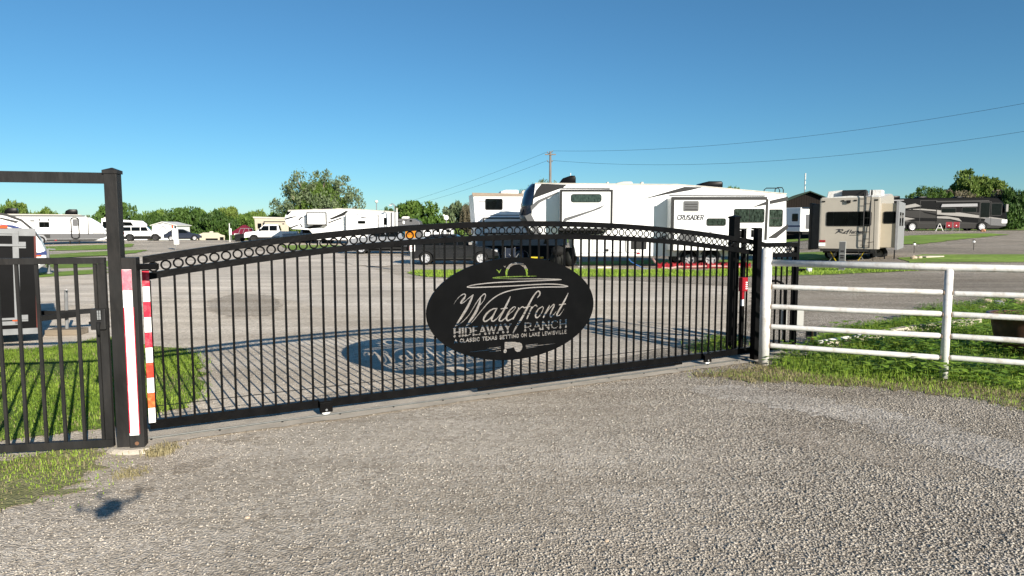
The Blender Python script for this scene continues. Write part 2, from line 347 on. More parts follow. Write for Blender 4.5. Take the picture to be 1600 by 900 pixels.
# ---------------------------------------------------------------- lettering: stroke field -> outlines -> plate
FONT = {
 'A': [[(0, 0), (.5, 1), (1, 0)], [(.2, .36), (.8, .36)]], 'C': [[(.95, .78), (.75, .97), (.45, 1), (.15, .82), (.03, .5), (.15, .18), (.45, 0), (.75, .03), (.95, .22)]],
 'D': [[(.08, 0), (.08, 1), (.5, 1), (.85, .82), (.97, .5), (.85, .18), (.5, 0), (.08, 0)]], 'E': [[(.9, 1), (.1, 1), (.1, 0), (.9, 0)], [(.1, .52), (.75, .52)]],
 'F': [[(.9, 1), (.1, 1), (.1, 0)], [(.1, .52), (.75, .52)]], 'G': [[(.95, .78), (.75, .97), (.45, 1), (.15, .82), (.03, .5), (.15, .18), (.45, 0), (.75, .03), (.93, .2), (.93, .46), (.6, .46)]],
 'H': [[(.08, 0), (.08, 1)], [(.92, 0), (.92, 1)], [(.08, .5), (.92, .5)]], 'I': [[(.5, 0), (.5, 1)]], 'K': [[(.1, 0), (.1, 1)], [(.92, 1), (.1, .42)], [(.38, .6), (.95, 0)]],
 'L': [[(.1, 1), (.1, 0), (.88, 0)]], 'N': [[(.06, 0), (.06, 1), (.94, 0), (.94, 1)]], 'O': [[(.5, 1), (.18, .85), (.03, .5), (.18, .15), (.5, 0), (.82, .15), (.97, .5), (.82, .85), (.5, 1)]],
 'R': [[(.1, 0), (.1, 1), (.6, 1), (.88, .88), (.88, .6), (.6, .47), (.1, .47)], [(.5, .47), (.95, 0)]], 'S': [[(.9, .82), (.7, .98), (.35, 1), (.1, .82), (.15, .6), (.5, .5), (.85, .4), (.92, .18), (.68, 0), (.32, 0), (.08, .17)]],
 'T': [[(.5, 0), (.5, 1)], [(0, 1), (1, 1)]], 'U': [[(.1, 1), (.1, .3), (.25, .05), (.5, 0), (.75, .05), (.9, .3), (.9, 1)]], 'V': [[(0, 1), (.5, 0), (1, 1)]], 'W': [[(0, 1), (.27, 0), (.5, .85), (.73, 0), (1, 1)]],
 'X': [[(0, 0), (1, 1)], [(0, 1), (1, 0)]], 'Y': [[(0, 1), (.5, .5), (1, 1)], [(.5, .5), (.5, 0)]], 'P': [[(.1, 0), (.1, 1), (.6, 1), (.9, .85), (.9, .62), (.6, .48), (.1, .48)]],
 'B': [[(.1, 0), (.1, 1), (.55, 1), (.82, .88), (.82, .65), (.55, .53), (.1, .53)], [(.55, .53), (.92, .4), (.92, .12), (.6, 0), (.1, 0)]], 'M': [[(.02, 0), (.1, 1), (.5, .2), (.9, 1), (.98, 0)]],
 'J': [[(.75, 1), (.75, .25), (.5, 0), (.2, .05), (.08, .28)]], '0': [[(.5, 1), (.18, .85), (.08, .5), (.18, .15), (.5, 0), (.82, .15), (.92, .5), (.82, .85), (.5, 1)]],
 '2': [[(.1, .75), (.3, 1), (.7, 1), (.88, .75), (.7, .45), (.1, 0), (.92, 0)]], '3': [[(.1, .85), (.4, 1), (.85, .85), (.8, .6), (.45, .52), (.88, .4), (.88, .12), (.5, 0), (.08, .14)]],
}
WIDTHS = {'I': .22, 'W': 1.25, 'M': 1.1, 'E': .68, 'L': .62, 'F': .62, 'S': .66, 'T': .8, 'J': .55, 'R': .78}
def text_strokes(txt, x0, x1, z0, h, r, serif=False, slope=0, gap=.22, slant=0):
    """lettering between x0 and x1 on a baseline, as tapered strokes (x, z, half width)"""
    wid = [WIDTHS.get(c, .8) if c != ' ' else .42 for c in txt]
    tot = sum(wid) + gap * (len(txt) - 1); k = (x1 - x0) / tot; x = x0; out = []
    for c, w in zip(txt, wid):
        for st in FONT.get(c, []):
            P = []
            for a, b in st: P.append((x + a * w * k + slant * b * h, z0 + b * h + slope * (x - x0)))
            q = []
            for i, p in enumerate(P):
                q.append(p + (r,))
            if serif:
                for i in range(len(P) - 1):
                    (xa, za), (xb, zb) = P[i], P[i + 1]; vert = abs(zb - za) > abs(xb - xa)
                    rr = r * (1.25 if vert and zb <= za + 1e-6 or (xa == xb) else .55 if not vert else .75)
                    out.append([(xa, za, rr), (xb, zb, rr)])
                for e in ((0, 1), (-1, -2)):
                    (xa, za), (xb, zb) = P[e[0]], P[e[1]]
                    if abs(zb - za) > abs(xb - xa) * .8 and (abs(za - z0 - slope * (x - x0)) < .02 * h + 1e-5 or abs(za - z0 - h - slope * (x - x0)) < .02 * h + 1e-5):
                        out.append([(xa - h * .15, za, r * .5), (xa + h * .15, za, r * .5)])
            else: out.append(q)
        x += (w + gap) * k
    return out
def field(strokes, x0, z0, x1, z1, res, spline=True):
    nx, nz = int((x1 - x0) * res) + 1, int((z1 - z0) * res) + 1
    F = np.full((nz, nx), -1.0)
    for st in strokes:
        P = st
        if spline and len(st) > 3:
            P = []
            for i in range(len(st) - 1):
                a, b, c, d = st[max(i - 1, 0)], st[i], st[i + 1], st[min(i + 2, len(st) - 1)]
                for t in np.linspace(0, 1, 6, endpoint=False):
                    P.append(tuple(.5 * (2 * b[k] + (c[k] - a[k]) * t + (2 * a[k] - 5 * b[k] + 4 * c[k] - d[k]) * t * t + (3 * b[k] - a[k] - 3 * c[k] + d[k]) * t ** 3) for k in range(3)))
            P.append(st[-1])
        for (xa, za, ra), (xb, zb, rb) in zip(P[:-1], P[1:]):
            m = max(ra, rb) + 2.5 / res
            i0, i1 = max(0, int((min(xa, xb) - m - x0) * res)), min(nx, int((max(xa, xb) + m - x0) * res) + 2)
            j0, j1 = max(0, int((min(za, zb) - m - z0) * res)), min(nz, int((max(za, zb) + m - z0) * res) + 2)
            if i1 <= i0 or j1 <= j0: continue
            X = x0 + np.arange(i0, i1) / res; Z = (z0 + np.arange(j0, j1) / res)[:, None]
            dx, dz = xb - xa, zb - za; l2 = dx * dx + dz * dz + 1e-12
            t = np.clip(((X - xa) * dx + (Z - za) * dz) / l2, 0, 1)
            d = (ra + (rb - ra) * t) - np.hypot(X - xa - t * dx, Z - za - t * dz)
            F[j0:j1, i0:i1] = np.maximum(F[j0:j1, i0:i1], d)
    return F
def contours(F, x0, z0, res, tol):
    nz, nx = F.shape; F = F.copy(); F[0, :] = F[-1, :] = -1; F[:, 0] = F[:, -1] = -1
    F = np.maximum(F, -3.0 / res); F[F == 0] = 1e-9; In = F > 0; nxt = {}
    def pt(k):
        j, i, h = k
        a = F[j, i]; b = F[j, i + 1] if h else F[j + 1, i]; t = a / (a - b)
        return (x0 + (i + (t if h else 0)) / res, z0 + (j + (0 if h else t)) / res)
    C = In[:-1, :-1] * 1 + In[:-1, 1:] * 2 + In[1:, 1:] * 4 + In[1:, :-1] * 8
    for j, i in zip(*np.nonzero((C > 0) & (C < 15))):
        c = C[j, i]; b, r, t, l = (j, i, 1), (j, i + 1, 0), (j + 1, i, 1), (j, i, 0)
        for u, v in {1: [(l, b)], 2: [(b, r)], 3: [(l, r)], 4: [(r, t)], 5: [(l, b), (r, t)], 6: [(b, t)], 7: [(l, t)], 8: [(t, l)], 9: [(t, b)], 10: [(b, r), (t, l)], 11: [(t, r)], 12: [(r, l)], 13: [(r, b)], 14: [(b, l)]}[c]:
            nxt[u] = v
    loops = []
    while nxt:
        s0, v = nxt.popitem(); L = [pt(s0)]
        while v != s0:
            L.append(pt(v)); v = nxt.pop(v)
        # drop near-collinear points
        k = 0; Q = [L[0]]
        for p, q in zip(L[1:], L[2:] + L[:1]):
            a = Q[-1]; l = hypot(q[0] - a[0], q[1] - a[1]) + 1e-9
            if abs((q[0] - a[0]) * (a[1] - p[1]) - (a[0] - p[0]) * (q[1] - a[1])) / l > tol or hypot(p[0] - a[0], p[1] - a[1]) > .05: Q.append(p)
        if len(Q) > 3: loops.append(Q)
    return loops
def plate_mesh(name, loops, thick, m):
    """2D outlines (holes by nesting) filled and thickened; lies in x-z with its face towards -y"""
    cu = bpy.data.curves.new(name, 'CURVE'); cu.dimensions = '2D'; cu.fill_mode = 'BOTH'; cu.extrude = thick / 2
    for L in loops:
        s = cu.splines.new('POLY'); s.points.add(len(L) - 1); s.use_cyclic_u = True
        for p, (x, z) in zip(s.points, L): p.co = (x, z, 0, 1)
    o = bpy.data.objects.new(name, cu); COL.objects.link(o); dg = bpy.context.evaluated_depsgraph_get()
    me = bpy.data.meshes.new_from_object(o.evaluated_get(dg)); bpy.data.objects.remove(o); bpy.data.curves.remove(cu)
    me.transform(Matrix.Rotation(pi / 2, 4, 'X')); me.materials.clear(); me.materials.append(m); me.name = name
    return me
def lettering(name, strokes, bounds, res, m, parent, y, thick=.008, bold=0, spline=True, loc=None):
    F = field(strokes, *bounds, res, spline); L = contours(F, bounds[0], bounds[1], res, .25 / res)
    o = link(name, plate_mesh(name, L, thick, m), parent); o.location = (0, y, 0) if loc is None else loc
    return o

# ================================================================ SETTING: ground
def axis(*segs):
    out = []
    for a, b, st in segs: out += list(np.arange(a, b - 1e-6, st))
    return out + [segs[-1][1]]
ys = axis((-60, -12, 12), (-12, 16, 2), (16, 120, 1.5), (120, 200, 8), (200, 600, 80), (600, 2400, 450))
xs = axis((-1800, -300, 500), (-300, -100, 25), (-100, 100, 2), (100, 300, 25), (300, 1800, 500))
gm = MB(); gm.add([(x, y, T(x, y)) for y in ys for x in xs],
                  [(j * len(xs) + i, j * len(xs) + i + 1, (j + 1) * len(xs) + i + 1, (j + 1) * len(xs) + i) for j in range(len(ys) - 1) for i in range(len(xs) - 1)])
o = gm.obj('gravel_ground', GRAVEL, smooth=True); tag(o, kind='structure')

def inside(P, x, y):
    c = False; n = len(P)
    for i in range(n):
        (xa, ya), (xb, yb) = P[i], P[i - 1]
        if (ya > y) != (yb > y) and x < (xb - xa) * (y - ya) / (yb - ya) + xa: c = not c
    return c
SHEETS = {}
def ragged(poly, step, jit, rd):
    out = []
    for i, p in enumerate(poly):
        q = poly[(i + 1) % len(poly)]; l = hypot(q[0] - p[0], q[1] - p[1]); n = max(1, int(l / step))
        nx, ny = -(q[1] - p[1]) / (l + 1e-9), (q[0] - p[0]) / (l + 1e-9)
        for k in range(n):
            t = k / n; j = rd.gauss(0, jit) if k else 0
            out.append((p[0] + (q[0] - p[0]) * t + nx * j, p[1] + (q[1] - p[1]) * t + ny * j))
    return out
def sheet(name, pix, m, zoff, step=.15, jit=.04, world=None, grid=None, seed=1):
    rd = random.Random(seed)
    poly = world or [tuple(G(*p)[:2]) for p in pix]
    R = ragged(poly, step, jit, rd) if step else poly
    P = [Vector(p) for p in R]; E_ = [(i, (i + 1) % len(P)) for i in range(len(P))]
    if grid:
        x0, x1 = min(p.x for p in P), max(p.x for p in P); y0, y1 = min(p.y for p in P), max(p.y for p in P)
        for x in np.arange(x0, x1, grid):
            for y in np.arange(y0, y1, grid):
                if inside(R, x, y): P.append(Vector((x, y)))
    v, e, f, *_ = delaunay_2d_cdt(P, E_, [], 1, 1e-5)
    mb = MB(); mb.add([(p.x, p.y, T(p.x, p.y) + zoff) for p in v], [tuple(q) for q in f])
    o = mb.obj(name, m, smooth=True); tag(o, kind='structure'); SHEETS.setdefault(name, []).append(R)
    return R

# packed tan gravel of the drive inside the gate, pale limestone bands, grey gravel stays the base
sheet('inner_drive', [(-150, 560), (0, 545), (165, 525), (300, 660), (480, 622), (760, 580), (1000, 553), (1110, 535), (1160, 500), (1180, 455), (900, 436), (640, 436), (560, 415), (520, 392), (300, 392), (200, 405), (180, 440), (-150, 450)], INGR, .002, .4, .10)
sheet('packed_gravel_drive', [(-150, 500), (0, 480), (165, 470), (230, 462), (320, 470), (345, 456), (380, 452), (430, 462), (520, 490), (640, 500), (760, 486), (900, 470), (1000, 474), (1130, 462), (1180, 450), (1000, 440), (900, 436), (640, 436), (560, 415), (520, 392), (300, 392), (200, 405), (180, 440), (-150, 450)], TANGR, .004, .4, .10)
sheet('limestone_band', [(-200, 450), (0, 447), (60, 434), (168, 428), (230, 424), (200, 436), (168, 442), (60, 449), (0, 462), (-200, 470)], LIMEGR, .008, .3, .06)
sheet('limestone_band', [(-200, 492), (0, 486), (60, 466), (168, 455), (290, 448), (340, 452), (230, 466), (168, 472), (60, 484), (0, 505), (-200, 520)], LIMEGR, .008, .25, .05, seed=2)
sheet('limestone_band', [(-200, 560), (0, 524), (50, 519), (110, 505), (168, 498), (210, 512), (172, 529), (100, 540), (0, 549), (-200, 580)], LIMEGR, .008, .15, .03, seed=3)
sheet('limestone_band', [(520, 408), (560, 400), (640, 402), (662, 410), (640, 413), (600, 417), (548, 414)], LIMEGR, .02, .5, .15, seed=4)
NEARR = sheet('verge_turf', [(1207, 577), (1300, 589), (1400, 597), (1500, 604), (1600, 616), (1760, 635), (1800, 505), (1690, 476), (1600, 479), (1500, 481), (1470, 487), (1440, 492), (1390, 505), (1330, 512), (1290, 520), (1262, 543), (1215, 556)], TURF, .010, .09, .05)
DRYR = sheet('dry_verge', [(1085, 586), (1150, 577), (1207, 573), (1300, 586), (1400, 594), (1500, 601), (1600, 612), (1760, 628), (1770, 668), (1600, 641), (1500, 620), (1380, 606), (1250, 598), (1150, 594)], DRYTURF, .006, .06, .08)
NEARL = sheet('yard_turf', [(-200, 556), (0, 549), (60, 546), (100, 544), (149, 530), (177, 529), (236, 542), (292, 546), (313, 566), (318, 606), (296, 638), (245, 646), (190, 662), (177, 669), (93, 679), (0, 690), (-200, 700)], TURF, .012, .12, .04)
FRONTL = sheet('verge_turf', [(-200, 742), (0, 722), (60, 710), (150, 698), (163, 708), (150, 728), (112, 752), (98, 775), (52, 788), (0, 798), (-100, 818), (-200, 830)], VERGE, .010, .06, .07, seed=5)
TUFT = sheet('verge_turf', [(228, 712), (250, 702), (285, 697), (262, 708), (240, 716)], DRYTURF, .010, .06, .02, seed=6)
def fray(name, pix, m, z, seed): sheet(name, pix, m, z, .05, .05, seed=seed)
fray('pale_gravel_ridge', [(1075, 606), (1140, 600), (1230, 613), (1340, 634), (1480, 662), (1600, 700), (1660, 730), (1660, 770), (1570, 735), (1450, 696), (1330, 662), (1200, 634), (1110, 620)], PALEGR, .003, 41)
fray('damp_gravel_patch', [(1180, 676), (1250, 668), (1330, 684), (1440, 712), (1520, 742), (1470, 746), (1360, 722), (1240, 700)], MUDGR, .0035, 42)
fray('damp_gravel_patch', [(188, 768), (210, 758), (243, 762), (238, 770), (205, 774)], MUDGR, .0035, 44)
fray('damp_gravel_patch', [(262, 735), (300, 722), (352, 710), (335, 722), (290, 738)], MUDGR, .0035, 45)
fray('damp_gravel_patch', [(330, 688), (400, 680), (412, 684), (350, 694)], MUDGR, .0035, 46)
fray('damp_gravel_patch', [(325, 470), (370, 458), (425, 462), (442, 478), (420, 494), (360, 496), (328, 486)], MUDGR, .0055, 47)
# mown strips further in
for k, px in enumerate([
    [(636, 427), (660, 422), (900, 421), (1100, 423), (1240, 415), (1310, 414), (1480, 416), (1478, 421), (1380, 426), (1250, 431), (1130, 432), (900, 433), (760, 437), (664, 433)],
    [(896, 410), (1010, 407), (1232, 404), (1236, 412), (1100, 412), (905, 414)],
    [(1236, 396), (1290, 394), (1345, 403), (1300, 408), (1240, 407)],
    [(1405, 405), (1440, 398), (1600, 398), (1750, 399), (1750, 410), (1600, 410), (1480, 410), (1420, 411)],
    [(1380, 372), (1420, 369), (1500, 365.5), (1545, 365), (1575, 367), (1500, 375), (1440, 382), (1385, 384)],
    [(1562, 349), (1600, 347), (1750, 348), (1750, 357), (1600, 358), (1566, 358.5)],
    [(60, 386), (168, 383), (210, 381), (205, 386), (168, 390), (66, 393)],
    [(70, 399), (168, 393), (230, 391), (214, 396), (168, 400), (78, 404)],
    [(70, 411), (168, 408), (200, 408), (190, 415), (168, 417), (80, 420)],
    [(-60, 436), (60, 427), (168, 420), (172, 426), (60, 434), (-60, 444)],
    [(440, 384), (520, 383), (545, 386), (500, 391), (452, 391)],
]):
    sheet('mown_grass_strip', px, FARTURF, .04 if G(*px[0]).y > 40 else .016, .8, .12, grid=2.5 if G(*px[0]).y > 40 else None, seed=20 + k)
sheet('far_field', None, FARTURF, .05, 3, .5, world=[(-160, 100), (-40, 96), (0, 84), (30, 78), (46, 84), (60, 86), (90, 92), (160, 96), (190, 200), (-220, 200)], grid=6)
# dark damp patch of the drive and concrete footing of the gate track
A0 = Vector((-3.179, 5.9455, 0)); GANG = radians(29.58); GD = Vector((cos(GANG), sin(GANG), 0)); GN = Vector((-sin(GANG), cos(GANG), 0))
def gp(s, n=0, z=0): return A0 + GD * s + GN * n + Vector((0, 0, z))
edge = [tuple(gp(s, -.25 + random.gauss(0, .012)).to_2d()) for s in np.arange(-.35, 8.9, .12)] + [tuple(gp(s, .17 + random.gauss(0, .012)).to_2d()) for s in np.arange(8.9, -.35, -.12)]
sheet('concrete_strip', None, CONC, .016, 0, 0, world=edge)
tr = thing('gate_track', 'straight grey steel guide rail along the concrete strip under the black gate', 'track', gp(0), GANG)
MB().box(-.2, -.100, .016, 8.8, -.066, .022).obj('base_plate', STEEL, tr)
MB().tube([(-.2, -.083, .024), (8.8, -.083, .024)], .009, 6).obj('rail', STEEL, tr)
bl = MB().lathe([(.0, .03), (.009, .03), (.009, .02)], 6, 'z').mesh('bolt', DARK)
for s in np.arange(0, 8.8, .55): link('bolt', bl, tr, (s, -.112, -.006))

# loose stones
def stones(name, n, region, smin, smax, seed, zo=0.0, m=STONEM, power=2.2):
    r = np.random.default_rng(seed); base = np.array([(1, 0, 0), (-.5, .87, 0), (-.5, -.87, 0), (0, 0, 1), (0, 0, -.4)], float)
    fb = np.array([(0, 1, 3), (1, 2, 3), (2, 0, 3), (1, 0, 4), (2, 1, 4), (0, 2, 4)])
    P = region(r, n); n = len(P)
    sz = smin + (smax - smin) * r.random(n) ** power
    B = base[None] * (sz[:, None, None]) * (.6 + .8 * r.random((n, 5, 3))) * np.array([1, 1, .62]); a = r.random(n) * 6.283
    ca, sa = np.cos(a), np.sin(a); V = np.empty_like(B)
    V[:, :, 0] = B[:, :, 0] * ca[:, None] - B[:, :, 1] * sa[:, None]; V[:, :, 1] = B[:, :, 0] * sa[:, None] + B[:, :, 1] * ca[:, None]; V[:, :, 2] = B[:, :, 2]
    V[:, :, 0] += P[:, None, 0]; V[:, :, 1] += P[:, None, 1]; V[:, :, 2] += zo + sz[:, None] * .15
    Fc = (fb[None] + (np.arange(n) * 5)[:, None, None]).reshape(-1, 3)
    me = bpy.data.meshes.new(name); me.vertices.add(n * 5); me.vertices.foreach_set('co', V.reshape(-1).astype(np.float32)); nf = len(Fc)
    me.loops.add(nf * 3); me.loops.foreach_set('vertex_index', Fc.reshape(-1).astype(np.int32)); me.polygons.add(nf); me.polygons.foreach_set('loop_start', np.arange(0, nf * 3, 3, dtype=np.int32)); me.update(calc_edges=True); me.materials.append(m)
    o = link(name, me); return o
def gate_side(P):   # in front of the concrete strip
    n = (P[:, 0] - A0.x) * GN.x + (P[:, 1] - A0.y) * GN.y
    return n
def reg_front(r, n):
    y = 2.7 * (10.5 / 2.7) ** r.random(n); x = (r.random(n) - .5) * 2 * (y * .80 + .5); P = np.stack([x, y], 1)
    s = gate_side(P); k = (s < -.15) & ~((x < -2.9) & (s > -1.2) & (r.random(n) < .8))
    P = P[k]; n = len(P); x, y = P[:, 0], P[:, 1]
    ridge = np.exp(-((y - 7.15 + .30 * (x - 3.2) + .25 * np.sin(x * 2)) / .38) ** 2) * (x > 1.2)
    w = .34 + .6 * np.clip((x - .2 + .35 * (4.2 - y)) / 3.2, 0, 1) + .5 * np.clip((4.3 - y) / 1.6, 0, 1) * np.clip((x + 2.2) / 2, .25, 1) + .8 * ridge
    w *= .55 + .45 * np.sin(x * 1.7 + 1.2 * np.sin(y * 1.9)) * np.sin(y * 2.3 + .8 * np.sin(x * 1.3)) + .25
    P = P[r.random(n) < w]
    k = np.array([not inside(NEARR, *p) for p in P]); return P[k]
tag(stones('loose_gravel', 230000, reg_front, .004, .0135, 3), 'loose grey and tan crushed stone over the drive outside the gate', 'gravel', kind='stuff')
def reg_in(r, n):
    y = 6.2 * (19 / 6.2) ** r.random(n); x = -.75 * y + r.random(n) * 1.25 * y; P = np.stack([x, y], 1); s = gate_side(P); P = P[s > .2]
    return P[np.array([not inside(NEARL, *p) and not inside(NEARR, *p) for p in P])]
tag(stones('loose_gravel', 22000, reg_in, .005, .014, 4), 'loose tan crushed stone over the drive inside the gate', 'gravel', kind='stuff')

# grass blades
def blades(name, poly, n, h0, h1, w, m, label, seed, leafy=0.0, clump=1.0, zo=.01, spill=.08, reject=None):
    r = np.random.default_rng(seed); x0, x1 = min(p[0] for p in poly) - spill, max(p[0] for p in poly) + spill; y0, y1 = min(p[1] for p in poly) - spill, max(p[1] for p in poly) + spill
    ph = r.random(6) * 6; V = []; F = []; cnt = 0; tries = 0
    while cnt < n and tries < n * 12:
        tries += 1
        x, y = r.uniform(x0, x1), r.uniform(y0, y1)
        d = .5 + .25 * sin(x * 2.3 + ph[0] + sin(y * 1.7)) + .25 * sin(y * 3.1 + ph[1] + 1.3 * sin(x * 1.1 + ph[2])) + .2 * sin(x * 6.1 + y * 5.3 + ph[3])
        if r.random() > .25 + clump * d: continue
        if not inside(poly, x + r.normal(0, spill), y + r.normal(0, spill)): continue
        if reject and reject(x, y): continue
        h = (h0 + (h1 - h0) * r.random()) * (.55 + .75 * d); a = r.random() * 6.283; ca, sa = cos(a), sin(a); b = len(V); z = T(x, y) + zo
        if r.random() < leafy:      # a broad weed leaf on a short stalk
            L = h * .55; tz = h * (.5 + .5 * r.random()); wd = L * .42; til = r.uniform(-.3, .5)
            V += [(x, y, z + tz), (x + ca * L * .5 - sa * wd, y + sa * L * .5 + ca * wd, z + tz + til * L * .5), (x + ca * L, y + sa * L, z + tz + til * L * .6), (x + ca * L * .5 + sa * wd, y + sa * L * .5 - ca * wd, z + tz + til * L * .5)]
            F.append((b, b + 1, b + 2, b + 3))
        else:
            ln = h * r.uniform(.15, .75); ww = w * r.uniform(.6, 1.3)
            mx, my, mz = x + ca * ln * .35, y + sa * ln * .35, z + h * .62
            V += [(x - sa * ww, y + ca * ww, z), (x + sa * ww, y - ca * ww, z), (mx + sa * ww * .8, my - ca * ww * .8, mz), (mx - sa * ww * .8, my + ca * ww * .8, mz), (x + ca * ln, y + sa * ln, z + h * .95)]
            F += [(b, b + 1, b + 2, b + 3), (b + 3, b + 2, b + 4)]
        cnt += 1
    me = bpy.data.meshes.new(name); me.from_pydata(V, [], F); me.materials.append(m)
    return tag(link(name, me), label, 'grass', kind='stuff')
blades('grass', NEARR, 30000, .05, .13, .0035, BLADE, 'lush green grass growing behind and under the white pipe fence', 1, .12)
blades('weeds', NEARR, 11000, .07, .20, .004, BLADEL, 'broad leafed weeds among the grass at the white pipe fence', 2, .75, 1.0)
blades('grass', DRYR, 7500, .015, .045, .003, BLADED, 'dry yellowish grass along the gravel edge before the white pipe fence', 3, .05, 1.2, spill=.14)
blades('grass', DRYR, 4000, .015, .05, .003, BLADE, 'green blades mixed into the dry edge before the white pipe fence', 16, .15, 1.3, spill=.12)
blades('grass', NEARL, 42000, .02, .055, .0032, BLADE, 'green lawn behind the pedestrian gate and tall black post', 4, .15)
blades('grass', NEARL, 3500, .015, .05, .003, BLADED, 'dry yellowish blades scattered through the lawn behind the pedestrian gate', 14, .05)
blades('grass', FRONTL, 2800, .010, .032, .003, BLADE, 'sparse green grass patch on the gravel before the pedestrian gate', 5, .1, 1.3, spill=.16)
blades('grass', FRONTL, 1300, .012, .035, .003, BLADED, 'dry straw blades in the thin verge before the pedestrian gate', 15, .05, 1.3, spill=.16)
blades('grass', TUFT, 500, .02, .05, .003, BLADED, 'small dry grass tuft beside the concrete strip near the striped post', 6, .1, spill=.05)
blades('grass', [tuple(G(*p).to_2d()) for p in [(185, 740), (215, 732), (232, 738), (215, 748), (192, 750)]], 350, .02, .05, .003, BLADED, 'lone dry grass tuft on the gravel before the striped post', 7, .1, spill=.04)
blades('grass', [tuple(G(*p).to_2d()) for p in [(1080, 545), (1125, 528), (1160, 530), (1150, 552), (1090, 556)]], 1600, .04, .11, .0035, BLADE, 'shaded grass just inside the gate at the black guide posts', 8, .25, spill=.08)
blades('grass', [tuple(G(*p).to_2d()) for p in [(1430, 495), (1455, 480), (1490, 474), (1540, 470), (1600, 462), (1680, 455), (1690, 480), (1600, 484), (1500, 486)]], 3500, .05, .14, .004, BLADEL, 'low green weeds around the pale rocks beyond the fence', 9, .5, spill=.15)
mid = [tuple(G(*p).to_2d()) for p in [(640, 427), (662, 423), (900, 422), (1100, 423), (1240, 416), (1480, 416), (1478, 421), (1380, 426), (1250, 431), (1130, 432), (900, 433), (760, 436), (664, 433)]]
blades('grass', mid, 16000, .04, .12, .012, BLADE, 'mown grass strip in front of the white camper with the grey swooshes', 10, .05, spill=.12)

# ================================================================ SLIDING GATE
gate = thing('sliding_gate', 'long arched black steel sliding gate with row of rings and oval sign', 'gate', gp(0), GANG)
SEND, ARC_END = 8.47, 7.76
def ztop(s):
    if s >= ARC_END: return 1.63
    t = (s - 3.88) / 3.88; return 1.60 + .005 * s + .30 * (1 - t * t)
arcs = list(np.linspace(0, ARC_END, 49))
def arc_rail(dz0, dz1, y0, y1):
    m = MB(); m.loft([[(s, y0, ztop(s) - dz0), (s, y1, ztop(s) - dz0), (s, y1, ztop(s) - dz1), (s, y0, ztop(s) - dz1)] for s in arcs]); return m
arc_rail(0, .062, -.027, .027).obj('top_rail', BLACK, gate)
arc_rail(.148, .208, -.025, .025).obj('ring_rail', BLACK, gate)
MB().box(ARC_END + .002, -.027, 1.568, SEND, .027, 1.63).obj('top_rail', BLACK, gate)
MB().box(ARC_END + .002, -.025, 1.422, SEND - .06, .025, 1.482).obj('ring_rail', BLACK, gate)
MB().box(0, -.028, .085, SEND, .028, .165).obj('bottom_rail', BLACK, gate)
MB().box(0, -.025, .167, .055, .025, 1.39).obj('end_stile', BLACK, gate)
MB().box(SEND - .058, -.026, .167, SEND, .026, 1.566).obj('end_stile', BLACK, gate)
MB().box(ARC_END - .03, -.024, .167, ARC_END + .03, .024, 1.42).obj('end_stile', BLACK, gate)
ringm = MB().torus((0, 0, 0), .0375, .0078, 20, 6).mesh('ring', BLACK, True); ns = 0
s = .05
while s < SEND - .06:
    o = link('ring', ringm, gate); o.location = (s + .03, 0, ztop(s + .03) - .105); s += .0985
s = .124; pk = {}
while s < SEND - .09:
    if abs(s - ARC_END) > .05:
        zt = (ztop(s) - .206) if s < ARC_END else 1.424
        ex = (s - 3.68) / 1.075
        if abs(ex) < .985:          # bars stop behind the rim of the oval plate
            dz = .578 * sqrt(1 - ex * ex) - .012
            MB().box(s - .0095, -.0095, .163, s + .0095, .0095, .937 - dz).obj('picket', BLACK, gate)
            MB().box(s - .0095, -.0095, .937 + dz, s + .0095, .0095, zt).obj('picket', BLACK, gate)
        else: MB().box(s - .0095, -.0095, .163, s + .0095, .0095, zt).obj('picket', BLACK, gate)
    s += .1177
# striped tape on the leading stile
zz = 1.49; TAPEF = mat('worn_red_tape', (.62, .05, .03), .35, var=.25, scale=30, dirt=(.8, .25, .1), dirt_amt=.5); TAPEP = mat('sunbleached_red_tape', (.66, .16, .20), .4, var=.2, scale=30, dirt=(.8, .5, .5), dirt_amt=.6)
cols = [TAPER, TAPEW, TAPER, TAPEW, TAPER, TAPEW, TAPEF, TAPEW, TAPEO, TAPEW]
hs = (1.47 - .14) / 10
MB().box(-.012, -.036, .13, .045, -.0285, 1.485).obj('tape_backing', BLACK, gate)
for k, c in enumerate(cols):
    MB().box(-.010, -.040, 1.475 - (k + 1) * hs + .002, .043, -.0362, 1.475 - k * hs).obj('red_tape' if c in (TAPER, TAPEF) else 'orange_tape' if c is TAPEO else 'white_tape', c, gate)
for sc in (1.52, 6.62):
    cb = MB().box(sc - .062, -.075, .05, sc + .062, -.067, .165, .003).box(sc - .062, -.099, .05, sc + .062, -.0915, .150, .003).box(sc - .062, -.0912, .155, sc + .062, -.0285, .163).obj('wheel_bracket', BLACK, gate)
    MB().lathe([(0, -.006), (.046, -.006), (.050, -.003), (.050, .003), (.046, .006), (0, .006)], 24, 'y', (sc, -.083, .0725)).obj('wheel', TAPEW, cb, True)
    MB().lathe([(0, -.104), (.012, -.104), (.012, -.0993)], 8, 'y', (sc, 0, .075)).obj('axle', GALV, cb)
MB().box(3.2, -.05, .055, 6.2, -.0285, .083).obj('bottom_channel', BLACK, gate)
MB().box(.05, .03, .27, 7.7, .036, .276).obj('tension_wire', BLACK, gate)
